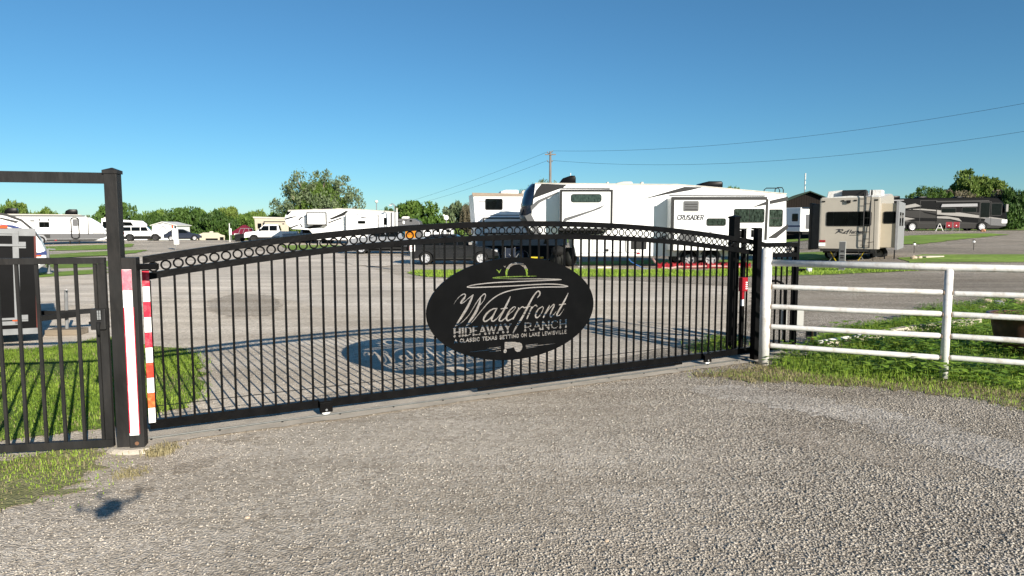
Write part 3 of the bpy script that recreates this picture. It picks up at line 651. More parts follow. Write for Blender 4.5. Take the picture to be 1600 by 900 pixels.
# --- oval sign plate with cut-through lettering
def sgn(px, py):
    u, a, b = ray(px, py); P0 = gp(0, -.04); t = (P0.dot(GN)) / (u * GN.x + a * GN.y)
    q = Vector((u * t, a * t, CAM_H + b * t)); return ((q - A0).dot(GD), q.z)
def z3(pts, k=.00122): return [(*sgn(690 + x / 6.4286, 420 + y / 6.4286), r * k) for x, y, r in pts]
def z2(pts, k=.00145): return [(*sgn(660 + x / 5.293, 400 + y / 5.293), r * k) for x, y, r in pts]
script = [z3(p) for p in [
    [(118, 360, 2), (150, 310, 3), (190, 268, 4), (222, 252, 5), (240, 262, 6), (228, 295, 9), (200, 325, 11), (192, 342, 8), (206, 346, 5), (232, 330, 4), (270, 295, 4), (315, 262, 5)],
    [(318, 262, 5), (300, 300, 10), (262, 380, 13), (220, 450, 13), (172, 525, 10), (135, 577, 4)],
    [(137, 577, 3), (200, 540, 4), (265, 475, 4), (310, 405, 4), (345, 345, 5), (378, 300, 6), (410, 262, 6), (433, 252, 6), (441, 270, 6), (425, 315, 4), (388, 362, 4)],
    [(392, 290, 5), (378, 350, 12), (345, 430, 14), (300, 500, 12), (248, 572, 5)],
    [(250, 572, 3), (300, 540, 4), (365, 462, 4.5), (420, 395, 5), (480, 328, 6), (560, 268, 6), (660, 226, 6), (800, 199, 5), (950, 186, 5), (1100, 182, 5), (1230, 182, 5), (1268, 176, 4), (1200, 160, 5), (1080, 153, 5), (900, 160, 5), (700, 172, 5), (450, 183, 5), (300, 187, 5), (255, 180, 4), (330, 160, 4.5), (500, 141, 5), (700, 130, 5), (950, 120, 5), (1180, 111, 4), (1180, 106, 4), (1050, 102, 4.5), (800, 99, 4.5), (600, 97, 4.5), (510, 90, 4), (600, 82, 4.5), (800, 76, 4), (955, 73, 2)],
    [(548, 402, 5), (522, 400, 6), (470, 430, 9), (430, 480, 11), (420, 515, 9), (440, 530, 7), (480, 505, 6), (530, 445, 5), (548, 405, 5)],
    [(555, 398, 6), (522, 460, 10), (500, 510, 9), (520, 527, 6), (560, 495, 5), (600, 440, 4)],
    [(690, 280, 5), (672, 320, 10), (632, 400, 11), (590, 480, 10), (577, 515, 9), (600, 527, 6), (640, 492, 5), (685, 448, 4)], [(595, 402, 5), (660, 394, 5)],
    [(680, 452, 4), (720, 420, 5), (742, 390, 5), (725, 382, 5), (690, 410, 8), (655, 470, 11), (650, 505, 10), (672, 520, 7), (720, 490, 5), (765, 420, 5), (770, 393, 6)],
    [(775, 395, 6), (745, 450, 10), (718, 502, 8)], [(745, 450, 4), (790, 395, 5), (813, 380, 6), (828, 392, 6)],
    [(960, 290, 5), (985, 262, 9), (986, 234, 9), (965, 224, 6), (935, 255, 8), (890, 330, 11), (840, 430, 12), (790, 520, 12), (750, 580, 11), (718, 642, 7)], [(826, 392, 5), (890, 375, 5)],
    [(905, 382, 6), (882, 440, 10), (858, 497, 9)], [(880, 440, 4), (920, 378, 5), (948, 365, 6), (958, 378, 6)],
    [(1010, 380, 5), (975, 400, 7), (945, 450, 10), (945, 485, 9), (970, 487, 6), (1005, 440, 6), (1022, 395, 6), (1010, 378, 5)],
    [(1082, 370, 7), (1050, 430, 10), (1022, 487, 9)], [(1040, 460, 4), (1090, 390, 5), (1120, 360, 7), (1130, 372, 9), (1105, 420, 10), (1088, 465, 9), (1105, 480, 6), (1150, 430, 4)],
    [(1270, 245, 5), (1245, 300, 10), (1200, 380, 11), (1160, 450, 10), (1160, 472, 8), (1190, 462, 5), (1230, 400, 3)], [(1180, 362, 5), (1245, 352, 5)],
    [(455, 800, 1.5), (590, 786, 3.5)], [(280, 836, 1), (440, 818, 2), (592, 799, 3)], [(470, 833, 1), (595, 820, 3)],
    [(845, 768, 3.5), (965, 755, 2)], [(845, 781, 3.5), (1000, 766, 2.5), (1137, 750, 1)], [(850, 795, 3), (960, 783, 1)]]]
script += [z2(p) for p in [[(694, 162, 9), (700, 112, 12), (732, 72, 11), (782, 60, 8), (830, 72, 11), (860, 110, 12), (864, 155, 9)],
    [(612, 112, 3), (630, 128, 5), (634, 138, 5)], [(634, 138, 5), (638, 126, 5), (651, 110, 3)], [(670, 82, 2), (683, 92, 4)], [(683, 92, 4), (691, 79, 2)]]]
cut = field(script, 2.5, .3, 4.9, 1.6, 620)
tract = [z3([(770, 786, 46), (771, 786, 46)]), z3([(637, 826, 19), (638, 826, 19)]), z3([(652, 757, 22), (740, 762, 26)]), z3([(655, 780, 20), (700, 775, 20)]), z3([(640, 745, 10), (640, 800, 10)])]
cut = np.maximum(cut, field(tract, 2.5, .3, 4.9, 1.6, 620, False))
def zl(x, y): return sgn(690 + x / 6.4286, 420 + y / 6.4286)
def row(txt, x0, y0, x1, y1, hpx, r, serif):
    a, b, c = zl(x0, y0), zl(x1, y1), zl(x0, y0 - hpx)
    return text_strokes(txt, a[0], b[0], a[1], c[1] - a[1], r, serif, (b[1] - a[1]) / (b[0] - a[0]))
words = row('HIDEAWAY', 125, 680, 692, 634, 82, .0098, True) + row('RANCH', 832, 623, 1253, 585, 76, .0092, True)
words += row('A CLASSIC TEXAS SETTING ON LAKE LEWISVILLE', 128, 745, 1253, 647, 35, .0058, False)
wf = field(words, 2.5, .3, 4.9, 1.6, 620, False)
Xg = 2.5 + np.arange(wf.shape[1]) / 620; Zg = (.3 + np.arange(wf.shape[0]) / 620)[:, None]
# bridges that hold the letter centres, slightly slanting stencil bands
for (x, y), (x2, y2) in (((100, 664), (700, 614)), ((815, 601), (1270, 559))):
    a, b = zl(x, y), zl(x2, y2); zline = a[1] + (Xg - a[0]) * (b[1] - a[1]) / (b[0] - a[0])
    band = (np.abs(Zg - zline) < .0035) & (Xg > a[0]) & (Xg < b[0]); wf[band] = np.minimum(wf[band], -.002)
cut = np.maximum(cut, wf)
for (x, y, x2, y2) in ((800, 450, 835, 462), (755, 535, 790, 552), (738, 570, 775, 590), (862, 455, 895, 470)):
    a, b = zl(x, y), zl(x2, y2); dx, dz = b[0] - a[0], b[1] - a[1]; l2 = dx * dx + dz * dz
    t = np.clip(((Xg - a[0]) * dx + (Zg - a[1]) * dz) / l2, 0, 1); dd = np.hypot(Xg - a[0] - t * dx, Zg - a[1] - t * dz)
    cut = np.where(dd < .004, np.minimum(cut, -.002), cut)
loops = contours(cut, 2.5, .3, 620, .0005)
SC, SZ, SA, SB = 3.68, .937, 1.075, .578
loops.append([(SC + SA * cos(t), SZ + SB * sin(t)) for t in np.linspace(0, 2 * pi, 160, endpoint=False)])
so = link('sign_plate', plate_mesh('sign_plate', loops, .008, SIGNM), gate); so.location = (0, -.042, 0)
so['label'] = 'oval black plate with cut out ranch lettering, sun, birds and tractor'
MB().loft([[(SC + (SA - q) * cos(t), y, SZ + (SB - q) * sin(t)) for t in np.linspace(0, 2 * pi, 96, endpoint=False)] for q, y in ((.002, -.0375), (.002, -.0105), (.022, -.0105), (.022, -.0375), (.002, -.0375))], False).obj('sign_rim', BLACK, gate)

# ================================================================ POSTS, PEDESTRIAN GATE, GUIDE POSTS
def upright(name, px, py_b, py_t, w, d, label, cat='post', cap=True, rz=GANG, m=BLACK2, top=None):
    p = G(px, py_b); h = top or D(px, py_t, p.y).z
    t = thing(name, label, cat, p, rz)
    MB().box(-w / 2, -d / 2, -.02, w / 2, d / 2, h - (.05 if cap else 0), .004).obj('shaft', m, t)
    if cap:
        c = MB(); c.box(-w / 2 - .008, -d / 2 - .008, h - .0498, w / 2 + .008, d / 2 + .008, h - .022)
        c.loft([[(-w / 2 - .006, -d / 2 - .006, h - .0218), (w / 2 + .006, -d / 2 - .006, h - .0218), (w / 2 + .006, d / 2 + .006, h - .0218), (-w / 2 - .006, d / 2 + .006, h - .0218)], [(-.004, -.004, h), (.004, -.004, h), (.004, .004, h), (-.004, .004, h)]])
        c.obj('post_cap', m, t)
    return t, h
tall, th = upright('gate_post', 197, 702, 262, .098, .098, 'tall weathered black post with pyramid cap carrying the overhead beam', rz=radians(8))
pT = Vector(tall.location)
LROT = atan2(.20, 1.0)      # fence line to the west bends back towards the viewer
def lp(s, z=0, n=0): return Vector((pT.x - s * cos(LROT) - n * sin(LROT), pT.y - s * sin(LROT) + n * cos(LROT), z))
# overhead beam (part of the tall post frame)
inv = Matrix.Translation(-pT) ; 
b = beam(lp(.055, th - .085), lp(3.2, th - .075), .06, .085); bo = b.obj('overhead_beam', BLACK2); bo.parent = tall; bo.matrix_parent_inverse = (Matrix.Translation(pT) @ Matrix.Rotation(radians(8), 4, 'Z')).inverted()
short, sh = upright('latch_post', 218, 702, 402, .11, .12, 'short black post with white and red reflective strip beside the tall post', cap=False, rz=radians(14))
st = MB().box(-.050, -.0665, .14, -.006 + .026, -.0605, 1.51).obj('reflective_strip', TAPEW, short)
MB().box(-.050, -.068, 1.34, .020, -.0668, 1.508).obj('red_tape', TAPEP, short)
MB().box(-.050, -.068, .16, -.043, -.0668, 1.2).obj('red_edge', TAPER, short)
MB().box(.0205, -.0665, .15, .026, -.0605, 1.2).obj('red_edge', TAPER, short)
MB().box(.056, -.03, sh - .10, .20, -.0105, sh - .055).obj('catch_arm', BLACK, short)
MB().box(.056, .03, sh - .10, .20, .05, sh - .055).obj('catch_arm', BLACK, short)
MB().lathe([(0, -.066), (.016, -.066), (.016, -.0605)], 10, 'y', (0, 0, .07)).obj('rust_cap', mat('rust', (0.16, 0.085, 0.05), .9), short)
ft = G(205, 705); fo = MB().lathe([(.17, .055), (.20, .03), (.235, -.03)], 14, 'z').obj('concrete_footing', CONC); fo.location = (ft.x, ft.y + .03, 0); fo.scale = (1.0, .6, .6)
tag(fo, 'rough round concrete footing under the two black posts', 'footing')
# pedestrian gate
pg = thing('pedestrian_gate', 'narrow black picket gate with keypad lock under the overhead beam', 'gate', lp(0), LROT + 0)
PGW, PGH = 2.6, 1.605
MB().box(-.142, -.022, .10, -.085, .022, PGH - .052).obj('latch_stile', BLACK2, pg)
MB().box(-PGW, -.024, PGH - .05, -.085, .024, PGH).obj('top_rail', BLACK2, pg)
MB().box(-PGW, -.024, .035, -.085, .024, .098).obj('bottom_rail', BLACK2, pg)
for k, pxx in enumerate(np.arange(.165, PGW, .142)):
    MB().box(-pxx - .0115, -.0115, .097, -pxx + .0115, .0115, PGH - .049).obj('picket', BLACK2, pg)
lb = MB().box(-.20, -.055, 1.02, -.088, .045, 1.19, .006).obj('lock_box', CHAR, pg)
kp = MB()
for i in range(2):
    for j in range(6): kp.box(-.146 + i * .016, -.060, 1.105 + j * .0125, -.135 + i * .016, -.0552, 1.1145 + j * .0125)
kp.obj('keypad', mat('pale_buttons', (0.26, 0.27, 0.27), .4), lb)
MB().box(-.152, -.0595, 1.098, -.112, -.0553, 1.182).obj('keypad_plate', DARK, lb)
MB().tube([(-.132, -.075, 1.085), (-.132, -.09, 1.05), (-.130, -.085, .985)], [.016, .014, .012], 8).obj('lever_handle', DARK, lb, True)
MB().tube([(-.20, -.01, 1.075), (-.225, -.01, 1.072)], .012, 8).obj('latch_knob', DARK, lb)
hg = MB(); hg.tube([(-1.02, -.035, PGH + .01), (-1.02, -.035, PGH - .06)], .014, 8); hg.box(-1.12, -.034, PGH - .035, -.93, -.026, PGH - .012)
hg.obj('chain_hook', CHROME, pg)
# guide posts at the receiving end
gpst = [('guide_post', 1142, 549, 336, .115, 'tallest thick black guide post where the gate arch ends', True),
        ('guide_post', 1157, 549, 358, .055, 'slim black roller post just beside the red lock box', False),
        ('guide_post', 1178, 563, 357, .085, 'black guide post nearest the thick white fence post', False)]
GP = []
for nm, px, pb, ptp, w, lab, cp_ in gpst:
    t, h = upright(nm, px, pb, ptp, w, w, lab, cap=cp_, m=BLACK); GP.append((t, h))
for t, h in GP[1:]:
    MB().lathe([(0, 0), (.03, 0), (.03, .10), (0, .10)], 12, 'z', (-.028, .055, h - .12)).obj('guide_roller', DARK, t, True)
    MB().box(-.045, -.03, h + .0005, .045, .075, h + .012).obj('roller_plate', BLACK, t)
    MB().box(-.05, .0285, h - .012, -.01, .075, h + .0003).obj('roller_tab', BLACK, t)
t2, h2 = GP[2]
MB().box(.045, -.02, 1.47, .24, .02, 1.51).obj('stop_arm', BLACK, t2)
beam((.02, 0, .55), (.33, .05, .55), .03, .045).obj('cross_brace', BLACK, t2)
kb = D(1157.5, 444, 9.32)
k = thing('lock_box', 'small red key box mounted on the slim black roller post', 'key box', kb, GANG); k.scale = (1.25, 1, 1.25)
MB().box(-.035, -.07, -.075, .045, 0, .075, .004).obj('box_body', RED, k)
MB().box(-.028, -.0755, -.062, .038, -.0705, .062, .002).obj('box_door', RED, k)
for i in range(4): MB().box(.0085, -.0775, -.05 + i * .022, .034, -.0757, -.038 + i * .022).obj('label_line', TAPEW, k)
MB().box(-.0, -.03, -.165, .032, -.0, -.0755).obj('lower_bracket', RED, k); beam((.046, -.02, .0), (.13, .03, .0), .02, .03).obj('mounting_arm', BLACK, k)
MB().box(.004, -.032, -.235, .028, -.006, -.1655).obj('white_tab', TAPEW, k)
# return rails behind the tall guide post (a low frame with bars)
pa, pb_ = G(1186, 541), G(1237, 543); zg = D(1205, 441, pa.y).z
fr = thing('operator_guard', 'bent black tube guard loop behind the gate tail bars', 'guard rail', (0, 0, 0))
MB().tube([pa + Vector((0, .35, 0)), pa + Vector((0, .35, zg - .08)), pa + Vector((.08, .35, zg)), pb_ + Vector((-.12, .35, zg)), pb_ + Vector((-.03, .35, zg - .04)), pb_ + Vector((0, .35, zg - .14)), pb_ + Vector((.02, .35, 0))], .019, 8).obj('guard_loop', BLACK, fr, True)
MB().tube([pa + Vector((.02, .35, .62)), pa + Vector((.30, .35, .62))], .019, 8).obj('cross_rail', BLACK, fr, True)
op = thing('gate_operator', 'narrow grey gate motor cabinet between black guide post and thick white post', 'motor box', G(1189, 538) + Vector((-.02, .1, 0)), 0)
MB().box(-.06, -.1, 0, .06, .1, .62, .012).obj('cabinet', GBOX, op); MB().box(-.066, -.106, .6205, .066, .106, .65, .01).obj('lid', DKGREY, op)
# grey boxes
p = G(1248, 545); bx = thing('control_box', 'tall pale grey electrical box on a post at the gate tail', 'electrical box', p + Vector((.05, .25, 0)), radians(5))
MB().box(-.075, -.06, .28, .09, .06, .62, .006).obj('cabinet', GBOX, bx); MB().box(-.065, -.0655, .30, .08, -.0605, .60, .003).obj('door', GBOX, bx)
MB().box(-.05, .0605, 0, -.01, .09, .5).obj('post', GBOX, bx)
p = G(1226, 540); bx = thing('junction_box', 'narrow white conduit box seen through the gate tail bars', 'electrical box', p + Vector((.1, .3, 0)), 0)
MB().box(-.05, -.04, .20, .03, .04, .62, .006).obj('cabinet', GBOX, bx); MB().tube([(-.01, 0, 0), (-.01, 0, .2)], .02, 8).obj('conduit', GALV, bx)
p = G(1270, 541); mk = thing('utility_stub', 'grey and copper pipe stubs standing in grass beside the grey box', 'pipe stub', p, 0)
MB().tube([(.03, 0, 0), (.03, 0, .24)], .02, 10).obj('steel_stub', STEEL, mk); MB().tube([(-.005, .02, .10), (-.005, .02, .24)], .016, 8).obj('copper_stub', mat('copper', (.55, .25, .13), .45, .5), mk)
MB().box(-.10, -.01, .12, -.03, .05, .235, .005).obj('meter', DKGREY, mk)

# ================================================================ WHITE PIPE FENCE
q0, q1 = G(1193, 570), G(1474, 592); q1.z = 0; fd = (q1 - q0).normalized(); frz = atan2(fd.y, fd.x); fl = (q1 - q0).length
pf = thing('pipe_fence', 'white painted steel pipe fence with five rails beside the gate', 'fence', q0, frz)
MB().tube([(0, 0, -.05), (0, 0, 1.555)], .068, 18).obj('end_post', WHITEP, pf, True)
MB().lathe([(.068, 1.5552), (.05, 1.572), (0, 1.58)], 18, 'z').obj('post_cap', WHITEP, pf, True)
rz_ = []
for pyl in (410.5, 447.5, 478.5, 509.5, 539.5): rz_.append(D(1206, pyl, q0.y).z)
def jw(n): return [random.gauss(0, .004) for _ in range(n)]
for i in range(3):
    xx = fl * (i + 1); MB().tube([(xx, 0, -.05), (xx, 0, rz_[0] - .03)], .047, 16).obj('post', WHITEP, pf, True)
for j, z in enumerate(rz_):
    r = .044 if j == 0 else .034
    if j == 0:
        MB().tube([(.066, 0, z), (fl, 0, z - .012), (fl * 2, 0, z - .01), (fl * 3 + .3, 0, z)], r, 14).obj('top_rail', WHITEP, pf, True)
    else:
        for i in range(3):
            a = .066 if i == 0 else fl * i + .046; e = fl * (i + 1) - .046; w = jw(2)
            MB().tube([(a, 0, z + w[0]), (a + .03, 0, z + w[0]), ((a + e) / 2, 0, z - .004), (e - .03, 0, z + w[1]), (e, 0, z + w[1])], [r * .8, r, r, r, r * .75], 14).obj('rail', WHITEP, pf, True)
wb_ = MB().torus((0, 0, 0), .031, .006, 14, 5, 'y').mesh('weld_bead', mat('rusty_weld', (.30, .22, .16), .8, var=.4, scale=40), True)
for j, z in enumerate(rz_[1:]):
    for i in range(1, 3):
        for sx in (-1, 1): o = link('weld_bead', wb_, pf, (fl * i + sx * .046, 0, z)); o.rotation_euler.z = pi / 2
    o = link('weld_bead', wb_, pf, (.068, 0, z)); o.rotation_euler.z = pi / 2

# pale pipe lying along the edging in the grass
a, b = G(1206, 553), G(1300, 537); c2 = G(1366, 528)
o = MB().tube([a + Vector((0, 0, .10)), G(1243, 549) + Vector((0, 0, .11))], .026, 10).obj('short_pipe', WHITEP, None, True); tag(o, 'short white pipe lying by the foot of the thick white post', 'pipe')
o = MB().tube([G(1278, 546) + Vector((0, 0, .11)), G(1366, 534) + Vector((0, 0, .13))], .032, 10).obj('long_pipe', WHITEP, None, True); tag(o, 'long white pipe lying slanted in the grass behind the fence', 'pipe')
ed = MB(); pts = [G(x, y) for x, y in ((1290, 545), (1360, 531), (1420, 520), (1480, 512), (1530, 507))]
ed.loft([[p + Vector((0, -.07, .0)), p + Vector((0, .07, .0)), p + Vector((0, .06, .12)), p + Vector((0, -.06, .12))] for p in pts]); o = ed.obj('edging_kerb', CONC); tag(o, 'low grey concrete edging running through grass behind the pipe fence', 'kerb')

# glazed pot with rim, and rocks
pp = G(1604, 552); pot = thing('flower_pot', 'big brown glazed planter with a moulded face behind the pipe fence', 'planter', pp)
R = [(.30, .0), (.36, .08), (.42, .25), (.455, .42), (.47, .50), (.52, .525), (.535, .56), (.52, .585), (.47, .58), (.44, .50)]
MB().lathe([(r * 1.0, z) for r, z in R], 32, 'z').obj('pot_body', TERRA, pot, True)
MB().lathe([(0, .50), (.445, .50), (.445, .47)], 24, 'z').obj('potting_soil', mat('potting_soil', (.05, .035, .025), .95, bump=.8), pot)
for a0, s in ((-2.15, 1), (-1.70, 1)):
    c = Vector((cos(a0) * .43, sin(a0) * .43, .27))
    ey = MB(); ey.torus((0, 0, 0), .05, .016, 16, 6); e = ey.obj('moulded_eye', mat('pale_glaze', (.55, .38, .24), .35), pot, True); e.location = c; e.rotation_euler.z = a0 + pi / 2; e.scale.z = .7
    pu = MB().blob((0, 0, 0), .022, .012, .022, 0).obj('pupil', DARK, e, True)
c = (cos(-1.92) * .43, sin(-1.92) * .43); MB().blob((c[0], c[1], .20), .035, .035, .07, .05).obj('moulded_nose', TERRA, pot, True)
pl = blades('weeds', [(pp.x - .4, pp.y - .4), (pp.x + .4, pp.y - .4), (pp.x + .4, pp.y + .4), (pp.x - .4, pp.y + .4)], 500, .05, .14, .004, BLADEL, 'green weeds sprouting from the big brown planter', 21, .6, zo=.5, spill=0.01, reject=lambda x, y: hypot(x - pp.x, y - pp.y) > .4)
rocks = [(1541, 473, .16, 'tan limestone rock beside the planter rim, tallest of the pale rocks'), (1560, 474, .13, 'bluish grey rock touching the planter rim'), (1536, 482, .12, 'low flat tan rock before the other pale rocks'), (1566, 467, .08, 'small pale rock on top of the weeds behind the planter'), (1590, 471, .18, 'broad cream limestone slab rock behind the planter'), (1521, 479, .05, 'tiny white stone in the weeds near the rocks')]
for i, (x, y, r, l) in enumerate(rocks):
    p = G(x, y + 4); o = MB().blob((0, 0, r * .35), r, r * .8, r * .6, .22, 2, i).obj('rock', ROCK if i != 1 else mat('grey_rock', (.36, .36, .37), .9, var=.2, bump=.6, bscale=12)); o.location = p; tag(o, l, 'rock', 'pale rocks by the planter')

# ================================================================ VEHICLES
TY, RIMS = {}, {}
def wheel(parent, x, y, z, r, w=.22, face=-1, rim=None, n=5, name='wheel'):
    """tyre (part) + rim (sub-part); axle along y, face = side the rim looks to"""
    rim = rim or ALLOY; k = (round(r, 3), w)
    if k not in TY:
        rr = r * .66
        TY[k] = MB().lathe([(rr, -w / 2), (r * .93, -w / 2), (r, -w * .36), (r, w * .36), (r * .93, w / 2), (rr, w / 2), (rr, -w / 2)], 26, 'y').mesh('tyre', RUBBER, True)
    t = link(name, TY[k], parent, (x, y, z)); k2 = (round(r, 3), w, rim.name, n, face)
    if k2 not in RIMS:
        m = MB(); rr = r * .655; f = face
        m.lathe([(rr, f * w * .46), (rr * .88, f * w * .44), (rr * .86, f * w * .1), (0, f * w * .1)], 24, 'y')
        m.lathe([(0, f * w * .40), (rr * .2, f * w * .40), (rr * .24, f * w * .30), (rr * .24, f * w * .1)], 12, 'y')
        for i in range(n):
            a = 2 * pi * i / n + .3; c, s_ = cos(a), sin(a); q = []
            for rad, hw in ((rr * .2, rr * .13), (rr * .89, rr * .17)):
                q.append([(c * rad - s_ * u, v, s_ * rad + c * u) for u, v in ((-hw, f * w * .22), (hw, f * w * .22), (hw * .8, f * w * .40), (-hw * .8, f * w * .40))])
            m.loft(q)
        RIMS[k2] = m.mesh('rim', rim)
    link('rim', RIMS[k2], t); return t
def plane_pt(yf):
    def f(px, py): v = D(px, py, yf); return (v.x, v.z)
    return f
class RV:
    """a camper seen side on; shapes are given as photo points on its near side and stored in local metres"""
    def __init__(s, name, label, cat, px0, yf, base_z, width, rz=0, group=None):
        s.f = plane_pt(yf); s.x0 = s.f(px0, 355)[0]; s.y = yf; s.w = width; s.bz = base_z
        s.root = thing(name, label, cat, (s.x0, yf, base_z), rz, group)
    def p(s, px, py, dy=0):
        v = D(px, py, s.y + dy); return (v.x - s.x0, v.z - s.bz)
    def P(s, pts, dy=0): return [s.p(*q, dy) for q in pts]
    def body(s, pts, m, name='body', y0=0, y1=None, bev=.05): return MB().prism(s.P(pts), y0, s.w if y1 is None else y1, bev).obj(name, m, s.root)
    def dec(s, name, pts, m, t=.006, dy=0, parent=None): return MB().prism(s.P(pts, dy), dy - t, dy + .012).obj(name, m, parent or s.root)
    def rr(s, name, a, b, r, m, t=.01, dy=0, parent=None):
        (x0, z0), (x1, z1) = s.p(*a, dy), s.p(*b, dy)
        return MB().prism(rrect(x0, z0, x1, z1, r), dy - t, dy + .012).obj(name, m, parent or s.root)
    def window(s, a, b, dy=0, r=.09, fr=.035, div=(), m=None, bars=(), fm=None):
        (x0, z0), (x1, z1) = s.p(*a, dy), s.p(*b, dy); x0, x1, z0, z1 = min(x0, x1), max(x0, x1), min(z0, z1), max(z0, z1)
        w = MB().prism(rrect(x0, z0, x1, z1, r), dy - .022, dy + .012).obj('window', fm or CHAR, s.root)
        xs_ = [x0 + fr] + [x0 + (x1 - x0) * d for d in div] + [x1 - fr]
        for i in range(len(xs_) - 1):
            MB().prism(rrect(xs_[i] + (.008 if i else 0), z0 + fr, xs_[i + 1] - (.008 if i < len(xs_) - 2 else 0), z1 - fr, r * .6), dy - .028, dy - .01).obj('pane', m or GLASS, w)
        for b_ in bars:
            zb = z0 + (z1 - z0) * b_; MB().box(x0 + fr, dy - .033, zb - .012, x1 - fr, dy - .0285, zb + .012).obj('glazing_bar', fm or CHAR, w)
        return w
    def outline(s, name, a, b, r, m, t=.012, wd=.02, dy=0, lock=False):
        (x0, z0), (x1, z1) = s.p(*a, dy), s.p(*b, dy); x0, x1, z0, z1 = min(x0, x1), max(x0, x1), min(z0, z1), max(z0, z1)
        A, B = rrect(x0, z0, x1, z1, r), rrect(x0 + wd, z0 + wd, x1 - wd, z1 - wd, r * .8); n = len(A)
        mb = MB(); V = [(x, dy - t, z) for x, z in A] + [(x, dy - t, z) for x, z in B] + [(x, dy + .01, z) for x, z in A] + [(x, dy + .01, z) for x, z in B]; F = []
        for i in range(n):
            j = (i + 1) % n; F += [(i, j, n + j, n + i), (i, 2 * n + i, 2 * n + j, j), (n + i, n + j, 3 * n + j, 3 * n + i)]
        o = mb.add(V, F).obj(name, m, s.root)
        return o
    def slide(s, a, b, depth, m, trim, tw=.13, name='slide_out', sides=(1, 1, 1, 1)):
        (x0, z0), (x1, z1) = s.p(*a, -depth), s.p(*b, -depth); x0, x1, z0, z1 = min(x0, x1), max(x0, x1), min(z0, z1), max(z0, z1)
        o = MB().box(x0 + .03, -depth, z0 + .03, x1 - .03, .02, z1 - .03).obj(name, m, s.root); d = depth
        fb = MB(); k = .012
        if sides[0]: fb.box(x0, -d - k, z0, x0 + tw, -d + .05, z1)
        if sides[1]: fb.box(x1 - tw, -d - k, z0, x1, -d + .05, z1)
        if sides[2]: fb.box(x0 + tw, -d - k + .002, z1 - tw, x1 - tw, -d + .05, z1)
        if sides[3]: fb.box(x0 + tw, -d - k + .002, z0, x1 - tw, -d + .05, z0 + tw)
        fb.obj('slide_trim', trim, o)
        return o
    def ac(s, a, b, m, name='air_conditioner', y0=.7, y1=1.7, slope=.12):
        (x0, z0), (x1, z1) = s.p(a[0], a[1]), s.p(b[0], b[1]); x0, x1, z0, z1 = min(x0, x1), max(x0, x1), min(z0, z1), max(z0, z1); l = x1 - x0
        return MB().prism([(x0, z0), (x1, z0), (x1, z0 + (z1 - z0) * .75), (x1 - l * .06, z1), (x0 + l * (slope + .2), z1), (x0 + l * slope * .5, z0 + (z1 - z0) * .7)], y0, y1, .03).obj(name, m, s.root, True)

# ---------------------------------------------------------------- big white fifth wheel in the middle distance
cr = RV('fifth_wheel_camper', 'long white fifth wheel camper with grey swooshes and two slide-outs behind the gate', 'camper', 813, 32.0, 0, 2.5)
cr.body([(836, 286.5), (1060, 288.5), (1100, 291.5), (1229, 303), (1229, 396), (1150, 400.5), (900, 400.5), (894, 367), (838, 367), (826, 356), (833, 330)], WHITE)
def cap_loft(name, pts_side, pts_mid, m):   # curved front cap: near edge, bulging middle, far edge
    rings = []
    for y, k in ((.014, 0), (.12, .45), (.5, .85), (1.25, 1), (2.0, .85), (2.38, .45), (2.486, 0)):
        rings.append([(a[0] + (b[0] - a[0]) * k, y, a[1] + (b[1] - a[1]) * k) for a, b in zip(cr.P(pts_side), cr.P(pts_mid))])
    return MB().loft(rings).obj(name, m, cr.root, True)
cap_loft('cap_glass', [(846, 286.2), (836, 300), (830, 318), (824, 336), (840, 336), (860, 300), (872, 286.2)], [(829, 286.2), (820, 297), (814, 316), (812, 336), (840, 336), (860, 300), (872, 286.2)], CAPGL)
cap_loft('front_cap', [(824, 336.3), (829, 346), (838, 366), (850, 366), (850, 336.3)], [(812, 336.3), (813, 343), (826, 366), (850, 366), (850, 336.3)], GREYP)
cr.dec('graphic', [(846, 287.6), (886, 288.6), (880, 293), (836, 309), (832, 312), (838, 297)], DKGREY)
cr.dec('graphic', [(829, 322), (840, 313), (872, 299.5), (872, 301.5), (843, 317), (830, 330)], GREYP)
cr.dec('graphic', [(820, 338), (829, 333), (838, 350), (846, 366.5), (836, 366.5)], GREYP, .010)
cr.dec('graphic', [(872, 357), (890, 355.5), (930, 357), (948, 363), (934, 366.5), (872, 366.5)], DKGREY)
cr.dec('awning_rail', [(872, 293.2), (953, 294), (953, 295.2), (872, 294.4)], CHAR, .05)
cr.dec('graphic', [(997, 313), (1070, 291.8), (1098, 292.6), (1078, 297.5), (1040, 304)], DKGREY)
cr.dec('awning_rail', [(1046, 304.8), (1195, 305.3), (1195, 306.6), (1046, 306)], CHAR, .05)
cr.slide((875, 296), (957, 360), .95, WHITE, DKGREY, .10)
cr.dec('graphic', [(880, 344), (882, 341), (925, 328), (946, 319.5), (938, 326), (880, 347)], GREYP, .008, -.95)
cr.window((892, 303), (940, 316.3), -.95, .12, .03, m=GLASSG)
sl2 = cr.slide((1049, 307.5), (1201, 392), .95, WHITE, DKGREY, .14, sides=(1, 0, 1, 0))
cr.dec('slide_edge', [(1197, 311), (1200.8, 311), (1198, 375), (1194, 375)], DKGREY, .012, -.95)
vent = cr.rr('louvre_vent', (1068, 314), (1091.5, 330.3), .05, GREYP, .02, -.95)
for k in range(3):
    (x0, z0), (x1, z1) = cr.p(1070, 318.6 + k * 4, -.95), cr.p(1089.5, 319.6 + k * 4, -.95); MB().box(x0, -.985, z1, x1, -.9705, z0).obj('louvre', CHAR, vent)
cr.window((1104, 341), (1134, 353), -.95, .09, .03, (.5,), GLASSG)
cr.window((1147, 326), (1194, 348), -.95, .08, .03, (.5,), GLASSG)
